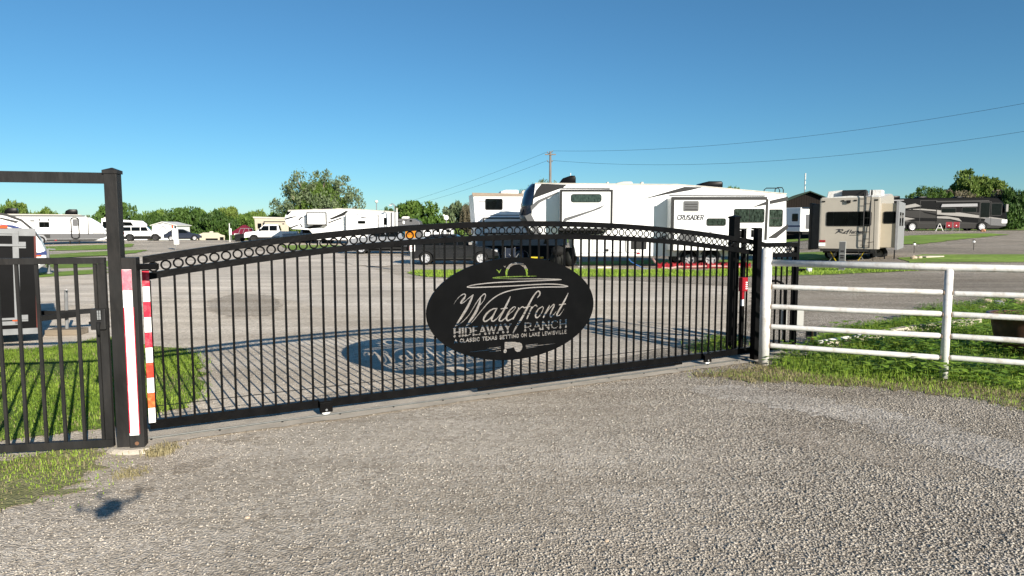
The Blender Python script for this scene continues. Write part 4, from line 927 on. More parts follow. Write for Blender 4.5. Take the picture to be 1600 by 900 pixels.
cr.window((1200.5, 327), (1222.5, 354.5), 0, .09, .03, (), GLASSG, (.5,))
cr.dec('graphic', [(1201, 314), (1231, 307), (1231, 313.6), (1201, 319.5)], DKGREY)
cr.dec('graphic', [(1174, 324.4), (1197, 314.8), (1197, 320)], DKGREY, .008, -.95)
cr.dec('graphic', [(1198, 373), (1231, 350), (1231, 357), (1213, 372)], DKGREY)
cr.dec('graphic', [(1094, 365.5), (1118, 361), (1117, 362), (1094, 367)], GREYP, .008, -.95)
cr.dec('graphic', [(1058, 378), (1062, 366), (1086, 363), (1090, 376), (1076, 380)], GREYP, .009, -.95)
cr.dec('graphic', [(1010, 378), (1044, 366), (1044, 373), (1022, 380)], GREYP)
x0, z0 = cr.p(1058, 343.4, -.962); x1, z1 = cr.p(1099, 334, -.962)
st = text_strokes('CRUSADER', x0, x1, z0, (z1 - z0) * .78, .021, False, 0, .16, .14)
st = [[(a, b * 1.0 + (0 if a > x0 + .2 else 0), r) for a, b, r in q] for q in st]
lettering('lettering', st, (x0 - .1, z0 - .1, x1 + .2, z1 + .1), 260, GTXT, cr.root, -.956, .012, spline=False)
for a, b, nm in (((907, 372), (921, 396), 'hatch_door'), ((926, 372), (977, 395), 'hatch_door'), ((978, 372), (1000, 395), 'hatch_door')): cr.outline(nm, a, b, .08, CHAR)
cr.rr('latch', (947, 389), (951, 393), .02, DARK, .02)
cr.rr('battery_vent', (986, 377), (1010, 389.5), .02, DKGREY, .02)
cr.rr('side_marker', (995, 395), (1000, 397.4), .02, RED, .02)
for a in (1075.5, 1109.5):
    X, Z = cr.p(a, 404); f = MB(); pts = [(X + .50 * cos(t), Z + .50 * sin(t)) for t in np.linspace(-.15, pi + .15, 14)] + [(X + .40 * cos(t), Z + .40 * sin(t)) for t in np.linspace(pi + .15, -.15, 14)]
    f.prism(pts, -.05, .02).obj('fender', GREYP, cr.root)
    MB().prism([(X + .41 * cos(t), Z + .41 * sin(t)) for t in np.linspace(0, 2 * pi, 24, endpoint=False)], -.007, .011).obj('wheel_well', DARK, cr.root)
    wheel(cr.root, X, -.02, .36, .36, .22, -1, ALLOY); wheel(cr.root, X, 2.4, .36, .36, .22, 1, ALLOY)
bx_ = MB(); X, Z = cr.p(1092, 397); bx_.box(X - .12, -.06, Z - .12, X + .12, -.051, Z - .02).obj('reflector', TAPEW, cr.root)
(xa, za), (xb, zb) = cr.p(900, 400), cr.p(1225, 400)
MB().box(xa + .3, .5, .52, xb - .2, 2.0, za + .02).obj('chassis', DARK, cr.root)
for px, y in ((907, .15), (907, 2.3), (1150, .2), (1190, 2.2)):
    X, Z = cr.p(px, 402); MB().tube([(X, y, .04), (X, y, .36)], .035, 8).tube([(X, y, .36), (X, y, Z + .2)], .05, 8).lathe([(0, 0), (.12, 0), (.12, .04), (0, .04)], 10, 'z', (X, y, 0)).obj('landing_leg', WHITEP, cr.root)
X, Z = cr.p(838, 352); MB().tube([(X + .5, 1.25, 1.65), (X + .5, 1.25, 1.15)], .06, 8).lathe([(0, 0), (.12, 0), (.08, .12), (0, .12)], 10, 'z', (X + .5, 1.25, 1.05)).obj('king_pin', DARK, cr.root)
cr.ac((874.5, 286.3), (902, 272.5), MBLACK, slope=.5); X, Z = cr.p(895, 272); MB().tube([(X, 1.2, Z - .03), (X, 1.2, Z + .14)], .02, 6).obj('antenna', WHITEP, cr.root)
cr.ac((1100, 291), (1137, 281.5), MBLACK, slope=.2); cr.ac((965, 288), (994, 281.5), OFFW, 'roof_vent', .9, 1.5, .3); cr.ac((949, 288), (953, 283.5), OFFW, 'roof_vent', .3, .5, .1); cr.ac((1054, 289), (1068, 285.2), OFFW, 'roof_vent', .9, 1.4, .1); cr.ac((1004, 288.5), (1009, 283), OFFW, 'roof_vent', .5, .7, .1)
cr.dec('roof_gutter', [(836, 285.6), (1060, 287.6), (1100, 290.6), (1229, 302), (1229, 303.6), (1100, 292.2), (1060, 289), (836, 287)], OFFW, .04)
X, Z = cr.p(1229, 303)
for y in (.55, 1.0):
    pts = [(X + .06, y, .9), (X + .06, y, Z + .22), (X, y, Z + .32), (X - .22 - (.35 if y > .8 else .0), y, Z + .32), (X - .32 - (.35 if y > .8 else 0), y, Z + .24), (X - .34 - (.35 if y > .8 else 0), y, Z - .02)]
    MB().tube(pts, .022, 8).obj('ladder_rail', DARK, cr.root, True)
for k in range(7): MB().tube([(X + .06, .55, 1.0 + k * .3), (X + .06, 1.0, 1.0 + k * .3)], .016, 6).obj('rung', DARK, cr.root)
# under and beside it
p = G(945, 419); o = MB().box(-.34, -.18, 0, .30, .18, .07, .01).obj('leveling_board', LIMEGR); o.location = p; tag(o, 'pale flat leveling board on the ground before the white camper', 'board')
bh = [D(980, 402, 31.7), D(986, 409, 31.5), D(995, 414, 31.3), D(1006, 419.5, 31.1), D(1030, 421.5, 30.9), D(1090, 422, 30.8), D(1140, 422, 30.8)]
o = MB().tube(bh, .022, 8).obj('water_hose', HOSEB, None, True); tag(o, 'blue water hose drooping from the white camper to the ground', 'hose')
hs_ = thing('hose_support', 'row of red folding sewer hose supports before the camper wheels', 'hose support', G(1100, 419.5), 0)
hx = hs_.location.x; cm = MB(); cm.box(-.10, -.10, 0, -.075, .10, .27).box(.075, -.10, 0, .10, .10, .27).box(-.10, -.09, .16, .10, .09, .22).box(-.06, -.095, .02, .06, -.08, .17); cm = cm.mesh('support_arch', RED)
x0, x1 = G(1030, 419.5).x - hx, G(1168, 419.5).x - hx
for k in range(19): link('support_arch', cm, hs_, (x0 + (x1 - x0) * k / 18, random.uniform(-.05, .05), 0), random.uniform(-.2, .2))
o = MB().tube([D(1020, 404, 31.4), D(1024, 410, 31.2), D(1032, 418, 31.0), D(1046, 419.5, 30.95), D(1060, 416.8, 31)] + [D(1060 + k * 12, 416.2 + .5 * sin(k), 31) for k in range(1, 9)], .05, 8).obj('sewer_hose', mat('pinkish_hose', (.45, .28, .25), .5), None, True); tag(o, 'pinkish sewer hose lying along the red supports', 'hose')

# clutter in the shade under the camper nose
p = G(838, 415); tb = thing('storage_tote', 'grey storage tote with bright yellow lid in the camper shade', 'tote', p)
MB().box(-.32, -.22, 0, .32, .22, .36, .03).obj('tub', GREYP, tb); MB().box(-.35, -.25, .3605, .35, .25, .43, .02).obj('lid', YEL, tb)
p = G(872, 417); gr = thing('kettle_grill', 'black barbecue grill cart standing under the camper nose', 'barbecue', p)
MB().lathe([(0, .52), (.24, .58), (.33, .72), (.33, .74), (.26, .92), (0, 1.0)], 18, 'z').obj('kettle', DARK, gr, True)
for a in (0.5, 2.6, 4.7): MB().tube([(cos(a) * .2, sin(a) * .2, .6), (cos(a) * .3, sin(a) * .3, 0)], .016, 6).obj('leg', DARK, gr)
p = G(890, 416); sh_ = MB().blob((0, 0, .42), .34, .5, .5, .12, 2, 5).blob((-.55, .1, .35), .4, .5, .42, .12, 2, 6).obj('shade_filler_heap', mat('shade_filler_black', (.012, .013, .012), .6, bump=.5), None, True); sh_.location = p; tag(sh_, 'black heap added as dark filler for shaded clutter beside the camper front leg', 'filler heap')  # black heap added to keep the shaded spot under the nose dark
p = G(800, 416); fc = thing('folding_chair', 'dark folding camp chair in the shade under the camper nose', 'chair', p, .4)
MB().box(-.24, -.22, .40, .24, .22, .43).obj('seat', NAVY, fc); MB().box(-.24, .20, .45, .24, .23, .85).obj('backrest', NAVY, fc)
for a, b in (((-.25, -.22, 0), (.25, -.22, .6)), ((.25, -.22, 0), (-.25, -.22, .6)), ((-.25, .22, 0), (-.25, .24, .9)), ((.25, .22, 0), (.25, .24, .9))): beam(a, b, .02, .02).obj('leg', GALV, fc)
p = G(805, 411); bk = thing('bicycle', 'blue bicycle leaning in the shade beside the camper nose', 'bicycle', p, .5)
for x in (-.5, .5): w = MB().torus((x, 0, .33), .31, .022, 22, 6).obj('wheel', RUBBER, bk, True); MB().torus((x, 0, .33), .285, .008, 22, 4).obj('rim', CHROME, w)
fm_ = MB()
for a, b in (((-.5, 0, .33), (-.15, 0, .75)), ((-.15, 0, .75), (.35, 0, .80)), ((-.08, 0, .30), (.35, 0, .72)), ((-.08, 0, .30), (-.15, 0, .85)), ((.5, 0, .33), (.34, 0, .95)), ((-.5, 0, .33), (-.08, 0, .30))): fm_.tube([a, b], .018, 6)
fm_.obj('frame', BLUE, bk); MB().blob((-.16, 0, .90), .13, .06, .04, 0).obj('saddle', DARK, bk, True); MB().tube([(.30, -.25, 1.0), (.34, 0, .96), (.30, .25, 1.0)], .013, 6).obj('handlebar', DARK, bk)

# ---------------------------------------------------------------- smaller trailer behind its nose
t2_ = RV('travel_trailer', 'white trailer with tan roof edge and dark square window half hidden behind the long camper', 'camper', 742, 37.0, 0, 2.4, radians(9))
t2_.body([(739, 303), (890, 304), (890, 384), (745, 384)], WHITE, bev=.04)
t2_.dec('roof_edge', [(737.5, 301.2), (828, 302), (828, 306), (738.5, 306.5)], TANR, .06)
t2_.window((758, 310), (786, 328), 0, .08, .04)
for a, b in (((748, 314.5), (758, 316)), ((786.5, 314.5), (800, 316)), ((747, 335.5), (822, 336.8))): t2_.dec('stripe', [(a[0], a[1]), (b[0], a[1]), (b[0], b[1]), (a[0], b[1])], GREYP)
t2_.slide((752, 339.5), (826, 366), .55, WHITE, DKGREY, .08); t2_.dec('lower_shade_strip', [(746, 372), (889, 372), (889, 384), (746, 384)], LGREY)  # light grey strip paints the shade on the lower white wall
t2_.ac((785.5, 302), (815, 295), WHITEP, slope=.1); t2_.ac((818, 302), (826, 296), OFFW, 'roof_vent', .4, .8)
for px in (790, 812): X, Z = t2_.p(px, 398); wheel(t2_.root, X, -.0, .36, .36, .2)
(xa, za), (xb, zb) = t2_.p(748, 386), t2_.p(886, 386); MB().box(xa, .12, .12, xb, 2.0, za + .1).obj('chassis', DARK, t2_.root)  # chassis block carried down low as dark fill for the shade beneath

# ---------------------------------------------------------------- tan trailer seen from behind
RB = D(1278.5, 388, 34.0); rbz = T(15.5, 34.5)
rf = thing('travel_trailer', 'tan fifth wheel camper seen from behind with dark wide window and roof ladder', 'camper', (RB.x, 34.0, rbz), radians(-33))
def rl(px, py): return ((px - 1278.5) / 84.5 * 2.62, D(px, py, 34.0 + (1278.5 - px) / 84.5 * .0).z - rbz)
def rprism(pts, y0, y1, m, name, parent=rf, bev=0): return MB().prism([rl(*q) for q in pts], y0, y1, bev).obj(name, m, parent)
zT, zB = rl(1300, 309)[1], rl(1300, 388)[1]; WB = 2.62
side = [(0, zB), (0, zT - .02), (2.2, zT + .12), (5.0, zT + .32), (6.6, zT + .38), (7.3, zT + .3), (7.7, zT - .3), (7.6, 1.55 + zB - .4), (6.0, zB + .9), (5.8, zB)]
mb = MB(); n = len(side); rings = []
for x, k in ((.0, .94), (.04, .985), (.10, 1.0), (WB - .10, 1.0), (WB - .04, .985), (WB, .94)):
    rings.append([(x, (y - 3.5) * (1 if k == 1 else 1 - (1 - k) * .15) + 3.5, z - (1 - k) * 1.0 if z > zB + 1.5 else z) for y, z in side])
mb.loft(rings).obj('body', CREAM, rf)
mb = MB(); mb.loft([[(x, y, z + dz) for x, dz in ((.08, .004), (WB / 2, .07), (WB - .08, .004))] + [(x, y, z - .05) for x in (WB - .08, .08)] for y, z in ((.02, zT - .01), (2.2, zT + .12), (5.0, zT + .32), (6.6, zT + .38))]); mb.obj('roof', WHITEP, rf)
def rwin(a, b, div=(), y=0, nm='window'):
    (x0, z1), (x1, z0) = rl(*a), rl(*b); w = MB().prism(rrect(x0, z0, x1, z1, .09), y - .02, y + .01).obj(nm, CHAR, rf); xs_ = [x0 + .035] + [x0 + (x1 - x0) * d for d in div] + [x1 - .035]
    for i in range(len(xs_) - 1): MB().prism(rrect(xs_[i] + (.012 if i else 0), z0 + .035, xs_[i + 1], z1 - .035, .05), y - .026, y - .01).obj('pane', GLASS, w)
rwin((1288.5, 331), (1352, 353.5), (.16, .49))
for a, b, m in (((1281.5, 314), (1286, 316), DARK), ((1309.5, 313.4), (1313.5, 315.4), DARK), ((1327, 313.2), (1331, 315.2), DARK), ((1356, 313), (1360, 315), DARK)): rprism([a, (b[0], a[1]), b, (a[0], b[1])], -.03, .01, m, 'marker_lamp')
rprism([(1316.5, 313.8), (1322.5, 313.8), (1322, 318), (1317, 318)], -.10, .01, DARK, 'rear_camera')
rprism(rrect_px := [(1280, 375), (1288.5, 375), (1288.5, 378), (1280, 378)], -.03, .01, RED, 'tail_lamp'); rprism([(1279, 379.4), (1288.5, 379.4), (1288.5, 384.4), (1279, 384.4)], -.02, .01, TAPEW, 'licence_plate')
def rs(pts): return [(*rl(1250 + x / 5.622, 270 + y / 5.625), r) for x, y, r in pts]
RS = [rs(p) for p in [[(300, 500, .012), (330, 497, .02), (318, 515, .03), (296, 532, .012)], [(318, 503, .012), (350, 498, .02), (352, 508, .02), (325, 516, .012), (340, 524, .02), (365, 532, .012)],
    [(362, 524, .012), (378, 514, .018), (368, 522, .02), (366, 530, .02), (382, 528, .012)], [(386, 536, .012), (398, 505, .022), (408, 499, .012)], [(385, 514, .014), (404, 512, .014)], [(410, 530, .014), (422, 503, .022)],
    [(424, 524, .012), (436, 514, .018), (428, 522, .02), (428, 530, .02), (440, 528, .012)], [(456, 514, .014), (444, 518, .02), (444, 528, .02), (456, 527, .012)], [(462, 530, .014), (474, 508, .022)], [(458, 514, .012), (478, 512, .012)], [(480, 514, .02), (477, 529, .014)], [(492, 514, .014), (486, 520, .02), (488, 528, .016), (496, 520, .02), (492, 514, .014)], [(500, 529, .014), (505, 515, .02)], [(505, 519, .012), (515, 514, .018), (512, 529, .014)]]]
RS.append([(*rl(1323, 367.2), .012), (*rl(1337, 366.8), .012)])
bx0, bz0 = rl(1298, 369); bx1, bz1 = rl(1346, 356); lettering('lettering', RS, (bx0, bz0, bx1, bz1), 240, GTXT, rf, -.006, .012)
for px in (1341.5, 1350.5):
    x, zb = rl(px, 385.5); zt = rl(px, 306)[1]; MB().tube([(x, .0, zb), (x, -.10, zb + .04), (x, -.12, zb + .15), (x, -.12, zt + .12), (x, .02, zt + .22), (x, .25, zt + .22), (x, .3, zt)], .022, 8).obj('ladder_rail', CHAR, rf, True)
for k in range(8): zr = zB + .15 + k * .33; MB().tube([(rl(1341.5, 380)[0], -.12, zr), (rl(1350.5, 380)[0], -.12, zr)], .016, 6).obj('rung', CHAR, rf)
x = rl(1357, 300)[0]; MB().tube([(x, -.25, 0), (x, -.22, zB), (x - .05, -.08, zT - .1)], .014, 6).tube([(x - .28, -.14, zB + .3), (x, -.2, zB + .35)], .014, 6).obj('flag_pole', DARK, rf)
# slides: cream one to the east side, dark one to the west
MB().box(WB - .05, .7, zB + .06, WB + .68, 4.6, zT - .30, .03).obj('slide_out', CREAM2, rf)
w = MB().prism(rrect(WB + .08, zB + 1.2, WB + .62, zB + 1.78, .09), .68, .71).obj('window', CHAR, rf); MB().prism(rrect(WB + .12, zB + 1.24, WB + .58, zB + 1.74, .05), .674, .69).obj('pane', GLASS, w)
MB().box(WB + .62, .62, zB - .04, WB + .74, 4.7, zT - .2, .01).obj('slide_fascia', LGREY, rf)
for y0, y1 in ((1.2, 2.0), (2.6, 3.6)): MB().box(WB + .735, y0, zB + 1.1, WB + .755, y1, zB + 1.75).obj('window', GLASS, rf)
MB().box(-.55, .9, zB - .05, .03, 4.4, zT - .28, .02).obj('slide_out', mat('slate_slide_end', (0.035, 0.037, 0.04), .5), rf)
MB().box(-.62, .86, zB - .1, -.5, 4.5, zT - .22, .01).obj('slide_fascia', DKGREY, rf)
rf_ac = MB(); rf_ac.prism([(.25, zT), (.95, zT + .02), (.95, zT + .36), (.3, zT + .30)], .3, 1.3, .03); rf_ac.obj('air_conditioner', WHITEP, rf); MB().box(.96, .1, zT + .0, 2.0, .14, zT + .34).obj('solar_panel', DKGREY, rf); MB().box(.97, .15, zT - .02, 1.98, 1.1, zT + .335, .02).obj('air_conditioner', CHAR, rf)
MB().box(1.9, 2.2, zT + .1, 2.5, 3.1, zT + .42, .04).obj('roof_vent', WHITEP, rf)
MB().box(.15, .4, .45, WB - .15, 6.0, zB + .02).obj('chassis', DARK, rf); MB().box(.1, -.14, zB - .13, WB - .1, -.02, zB - .02).obj('bumper', CHAR, rf)
for x in (.25, WB - .25):
    for y in (2.7, 3.6): wheel(rf, x, y, .36, .36, .22, -1 if x < 1 else 1)
for x in (.45, 2.05): beam((x, .3, zB - .05), (x + .35 * (1 if x < 1 else -1), .3, .02), .05, .03).obj('scissor_jack', YEL, rf); beam((x, .34, .02), (x + .35 * (1 if x < 1 else -1), .34, zB - .1), .05, .03).obj('scissor_jack', GALV, rf)
for xx, yy in ((WB + .2, .9), (WB + .6, 1.0)): MB().tube([(xx, yy, zB - .05), (xx, yy, .02)], .03, 6).obj('stabiliser', DARK, rf)

# ---------------------------------------------------------------- black motor coach
mz = 1.41
mc = RV('motor_coach', 'long black and silver motor coach with swirls parked on the grass rise', 'motorhome', 1360, 79.0, mz, 2.55)
prof = [(1362, 310.5), (1545, 308), (1560, 309), (1568, 316), (1573, 330), (1575, 343), (1572, 353), (1560, 357), (1362, 358)]
mb = MB(); rings = []
for y, k in ((0, .02), (.08, .0), (2.47, .0), (2.55, .02)):
    rings.append([(x - (k * 6 if px > 1556 else 0), y, z - (k * 4 if py < 312 else 0)) for (x, z), (px, py) in zip(mc.P(prof), prof)])
mb.loft(rings).obj('body', MBLACK, mc.root)
for pts, m in (([(1362, 345), (1500, 346), (1545, 350), (1575, 342), (1572, 353), (1560, 356.4), (1362, 357)], MGRAPH),
               ([(1400, 324), (1430, 318), (1440, 322), (1412, 326), (1404, 332), (1408, 338), (1430, 342), (1415, 344), (1400, 340)], MSILV),
               ([(1409, 333), (1415, 329), (1432, 329), (1463, 331), (1463, 341), (1425, 340), (1412, 337)], MGRAPH),
               ([(1418, 327), (1440, 326), (1463, 328), (1463, 330), (1436, 328)], MSILV), ([(1440, 330), (1463, 334), (1463, 337), (1445, 333)], MBLACK),
               ([(1400, 343), (1430, 346), (1463, 349), (1463, 354), (1440, 353), (1425, 348), (1400, 347)], MSILV),
               ([(1464, 328), (1472, 329), (1475, 332), (1500, 332), (1540, 338), (1570, 342), (1566, 344), (1540, 341.5), (1500, 338), (1464, 335)], MSILV),
               ([(1505, 331), (1530, 332), (1548, 336), (1545, 338), (1520, 334)], MGRAPH),
               ([(1464, 338), (1480, 338), (1498, 341), (1503, 346), (1485, 342), (1464, 341)], MSILV), ([(1464, 342), (1480, 343), (1500, 347), (1530, 349), (1520, 351), (1490, 349), (1464, 346)], MGRAPH),
               ([(1540, 340), (1568, 343), (1573, 346), (1571, 353), (1548, 352), (1538, 346)], GREYP)):
    mc.dec('swirl_graphic', pts, m, .006 + random.random() * .004)
mc.dec('awning_box', [(1471, 319), (1526, 318), (1526, 322.6), (1469, 323.6)], LGREY, .16); mc.dec('awning_rail', [(1462, 314), (1545, 313), (1545, 315), (1462, 316)], CHAR, .08); mc.dec('side_panel', [(1386, 312.5), (1412, 312), (1412, 313.4), (1386, 314)], LGREY, .05)
mc.window((1471, 325), (1493.5, 332.5), 0, .1, .04); mc.window((1503, 324), (1526, 332), 0, .1, .04); mc.window((1549, 317), (1565, 337), 0, .2, .05); mc.window((1424, 326), (1426, 329), 0, .02, .01); mc.window((1532, 316), (1546, 340), 0, .1, .05)
mc.outline('entry_door', (1531, 314.5), (1547.5, 355), .15, CHAR, .012, .05); mc.outline('slide_seam', (1463.5, 315), (1532, 349), .03, CHAR, .01, .05); mc.outline('slide_seam', (1438, 313), (1462.5, 349), .03, CHAR, .01, .05)
X, Z = mc.p(1569, 324); MB().prism([(X - .02, Z - .5), (X + .25, Z - .5), (X + .25, Z + .35), (X - .02, Z + .35)], -.35, -.12, .04).obj('mirror', MSILV, mc.root)
(x0, z0), (x1, z1) = mc.p(1565, 343), mc.p(1573.5, 349); MB().box(x0, -.03, z1, x1, .4, z0, .05).obj('headlight', TAPEW, mc.root)
for px in (1408, 1424.5, 1533):
    X, Z = mc.p(px, 356); MB().prism([(X + .66 * cos(t), .50 + .66 * sin(t)) for t in np.linspace(-.2, pi + .2, 18)], -.013, .02).obj('wheel_well', DARK, mc.root)
    wheel(mc.root, X, -.005, .50, .53, .28, -1, CHROME, 9); wheel(mc.root, X, 2.4, .50, .53, .28, 1, CHROME, 9)
for a, b in (((1395, 310), (1412, 305.5)), ((1440, 309.5), (1455, 306.5)), ((1500, 309), (1512, 306.5))): mc.ac(a, b, MBLACK)
# camp things before the coach
for px, l in ((1481.5, 'red folding camp chair beside the white A-frame stand'), (1493, 'red folding camp chair farther along toward the coach entry')):
    p = G(px, 361); c = thing('camp_chair', l, 'chair', (p.x, p.y, p.z), pi, 'red chairs by the motor coach'); w_ = .36
    MB().box(-w_, .08, .42, w_, .12, 1.02, .02).obj('backrest', MRED, c); MB().box(-w_, -.4, .38, w_, .1, .43, .02).obj('seat', MRED, c)
    for a, b in (((-w_, -.4, 0), (w_, .1, .42)), ((w_, -.4, 0), (-w_, .1, .42)), ((-w_, .1, 0), (-w_, .1, .95)), ((w_, .1, 0), (w_, .1, .95))): beam(a, b, .03, .03).obj('leg', GALV, c)
    MB().blob((.03, .135, .62), .07, .02, .07, 0, 1).obj('white_patch', TAPEW, c)
p = G(1467.5, 361.5); aw = thing('a_frame_stand', 'white A-frame stand on the grass beside the red chairs', 'stand', p)
for s_ in (-1, 1): beam((s_ * .42, 0, 0), (s_ * .04, 0, .86), .09, .05).obj('leg', WHITEP, aw)
beam((-.24, -.03, .38), (.24, -.03, .38), .03, .06).obj('cross_bar', WHITEP, aw)

# ---------------------------------------------------------------- white utility trailer and pipe fence far off
p = G(1579, 346); wb = thing('cargo_trailer', 'small plain white box trailer beyond the nose of the motor coach', 'trailer', (p.x, p.y, p.z), .1)
sc_ = p.y / FPX; MB().box(-6.5 * sc_, 0, .35, 6.5 * sc_, 4, 23 * sc_, .05).obj('box_body', WHITE, wb); MB().box(-5 * sc_, .2, .2, 5 * sc_, 3.8, .36).obj('chassis', DARK, wb)
for y in (1.5, 2.4): wheel(wb, -6.5 * sc_ + .1, y, .33, .33, .2, -1)
p0, p1 = G(1583, 347), G(1690, 346); ff = thing('pipe_fence', 'distant white pipe rail fence beyond the motor coach', 'fence', p0, atan2(p1.y - p0.y, p1.x - p0.x)); L_ = (p1 - p0).length
for k in range(5): MB().tube([(0, 0, .3 + .32 * k), (L_, 0, .3 + .32 * k)], .05, 6).obj('rail', WHITEP, ff)
for k in range(6): MB().tube([(L_ * k / 5, 0, 0), (L_ * k / 5, 0, 1.7)], .07, 6).obj('post', WHITEP, ff)

# ---------------------------------------------------------------- shaded camper between, brown building, antenna
cn = D(1250, 362, 50); zb_ = T(cn.x, 50); bl_ = thing('travel_trailer', 'small white camper in shade between the long white camper and the tan one', 'camper', (cn.x - 1.0, 52.18, zb_), radians(-65))
h0, h1 = D(0, 362, 50).z - zb_, D(0, 324, 50).z - zb_
MB().box(0, 0, h0, 2.4, 5.2, h1, .06).obj('body', WHITE, bl_); w = MB().prism(rrect(1.62, h0 + .75, 2.16, h0 + 1.3, .06), -.02, .01).obj('window', CHAR, bl_); MB().prism(rrect(1.67, h0 + .8, 2.11, h0 + 1.25, .05), -.026, 0).obj('pane', GLASS, w)
MB().box(2.405, .5, h0 + .2, 2.43, 3.0, h1 - .5).obj('side_panel', GREYP, bl_); MB().box(2.3, .1, h1 - .1, 2.44, 4, h1 + .02).obj('roof_edge', NAVY, bl_); MB().box(-.02, -.012, h0 + .35, 2.38, .02, h0 + .45).obj('stripe', BLUE, bl_)  # grey panel paints shade onto the sunlit side wall
MB().box(.1, .3, h0 - .2, 2.3, 5, h0 + .02).obj('chassis', DARK, bl_)
for y in (2.0, 2.9): wheel(bl_, 2.3, y, .35, .35, .2, -1)
for x in (.3, 2.1): beam((x, .3, h0), (x, .2, .02), .1, .1).obj('stabiliser', DARK, bl_)
bp_ = D(1221, 352, 92); bg_ = thing('barn', 'brown gabled building with green metal roof behind the campers', 'building', (bp_.x, 92, T(bp_.x, 92)), radians(-14))
zb_ = bg_.location.z; ev, rg = D(0, 316.5, 92).z - zb_, D(0, 300.5, 92).z - zb_; Wd, Ln = 6.6, 13.0
# gable end faces the viewer: local x across the gable, y along the ridge
m = MB(); m.prism([(0, 0), (Wd, 0), (Wd, ev), (Wd / 2, rg - .15), (0, ev)], 0, Ln).obj('wall', BROWNW, bg_)
for k in range(22): MB().box(k * Wd / 22, -.03, 0, k * Wd / 22 + .05, .01, ev + min(k, 22 - k) / 11 * (rg - ev) * .9).obj('batten', BROWNW, bg_)
for s_ in (0, 1):
    a, b = ((-.5, ev - .25), (Wd / 2, rg)) if s_ == 0 else ((Wd / 2 + .002, rg), (Wd + .5, ev - .25))
    m = MB(); m.prism([a, b, (b[0], b[1] + .1), (a[0], a[1] + .1)], -.6, Ln + .6); rr_ = m.obj('roof', GREENR, bg_)
    for k in range(24):
        y = -.5 + k * .58; MB().add([(a[0], y, a[1] + .1), (b[0], y, b[1] + .1), (b[0], y, b[1] + .15), (a[0], y, a[1] + .15), (a[0], y + .05, a[1] + .1), (b[0], y + .05, b[1] + .1), (b[0], y + .05, b[1] + .15), (a[0], y + .05, a[1] + .15)], [(0, 1, 2, 3), (7, 6, 5, 4), (3, 2, 6, 7), (0, 4, 5, 1)]).obj('seam', GREENR, rr_)
MB().box(Wd / 2 - 1.6, -.05, 0, Wd / 2 + 1.6, .02, ev - .8).obj('door', DARK, bg_)
p = D(1257, 300, 96); an = thing('antenna_mast', 'thin white antenna mast rising above the brown building', 'antenna', (p.x, 96, T(p.x, 96)))
zt = D(0, 271, 96).z - an.location.z; MB().tube([(0, 0, 0), (0, 0, zt)], .05, 6).obj('mast', GALV, an)
for f in (.78, .86, .93, .98): MB().lathe([(.0, -.22), (.075, -.22), (.075, .22), (0, .22)], 8, 'z', (.06, 0, zt * f)).obj('antenna_panel', WHITEP, an)

# ---------------------------------------------------------------- west side campers
tl = RV('travel_trailer', 'white travel trailer with grey lower band, entry door and rounded front beyond the lawn', 'camper', 168.5, 75.0, T(-42, 75), 2.5, radians(29))
tl.body([(-60, 337.5), (135, 338), (146, 341), (158, 349), (165, 359), (168.5, 368), (167, 373), (160, 375.5), (-60, 376.5)], WHITE, bev=.06)
tl.dec('lower_band', [(-60, 364.5), (168, 365), (166, 371), (158, 373), (-60, 373)], GREYP); tl.dec('lower_edge', [(-60, 373.2), (158, 373.2), (150, 376.2), (-60, 376.6)], DKGREY, .01)
tl.dec('roof_edge', [(-60, 334.8), (130, 335.6), (142, 338), (-60, 338.2)], OFFW, .08); tl.dec('awning_tube', [(20, 337), (138, 336.6), (138, 338.2), (20, 338.6)], GREYP, .18)
tl.dec('stripe', [(30, 362), (128, 361), (128, 362), (30, 363.2)], GREYP); tl.dec('stripe', [(150, 361.5), (168, 359), (168.3, 361.5)], LGREY)
tl.window((79, 347), (92.5, 355.4), 0, .06, .05, (.5,)); tl.outline('entry_door', (118.5, 339.8), (131.8, 373), .25, DARK, .05, .11); tl.rr('door_window', (121.5, 342.5), (129, 353.3), .1, GREYP, .03); tl.rr('door_handle', (119.8, 356), (121, 357.4), .03, DARK, .05)
tl.dec('cap_seam', [(141, 337.5), (142.4, 337.5), (143.4, 366.5), (142, 366.5)], CHAR, .02); tl.rr('water_hatch', (86, 366), (93.5, 371.5), .03, DKGREY, .02); tl.rr('vent', (68, 344.5), (74, 346.6), .03, CHAR, .02); tl.outline('front_hatch', (148.5, 364), (164, 371), .08, GREYP, .02, .04)
tl.rr('marker', (99, 374), (102, 375.4), .02, RED, .02)
for px in (79.5, 91): tl.rr('porch_light', (px - 1.3, 342.6), (px + 1.3, 345.3), .08, DARK, .04)
tl.dec('graphic', [(57, 352), (70, 352.5), (66, 353.6), (58, 353)], LGREY)
for px in (81.5, 53): X, Z = tl.p(px, 378); MB().prism([(X + .55 * cos(t), .45 + .55 * sin(t)) for t in np.linspace(-.1, pi + .1, 16)], -.04, .02).obj('fender', LGREY, tl.root); wheel(tl.root, X, -.06, .42, .42, .22, -1, ALLOY)
(xa, za), (xb, zb) = tl.p(-55, 376), tl.p(150, 376); MB().box(xa, .4, .35, xb, 2.1, za + .05).obj('chassis', DARK, tl.root)
for px in (119, 131): X, Z = tl.p(px, 378); MB().box(X - .06, -.3, .02, X + .06, -.2, za + .02).obj('step_leg', DARK, tl.root)
X, Z = tl.p(125, 379); MB().box(X - .4, -.45, .22, X + .4, -.1, .27).obj('step', DARK, tl.root)
beam((xb - .3, 1.2, .5), (xb + 1.3, 1.2, .45), .12, .12).obj('tongue', DARK, tl.root)
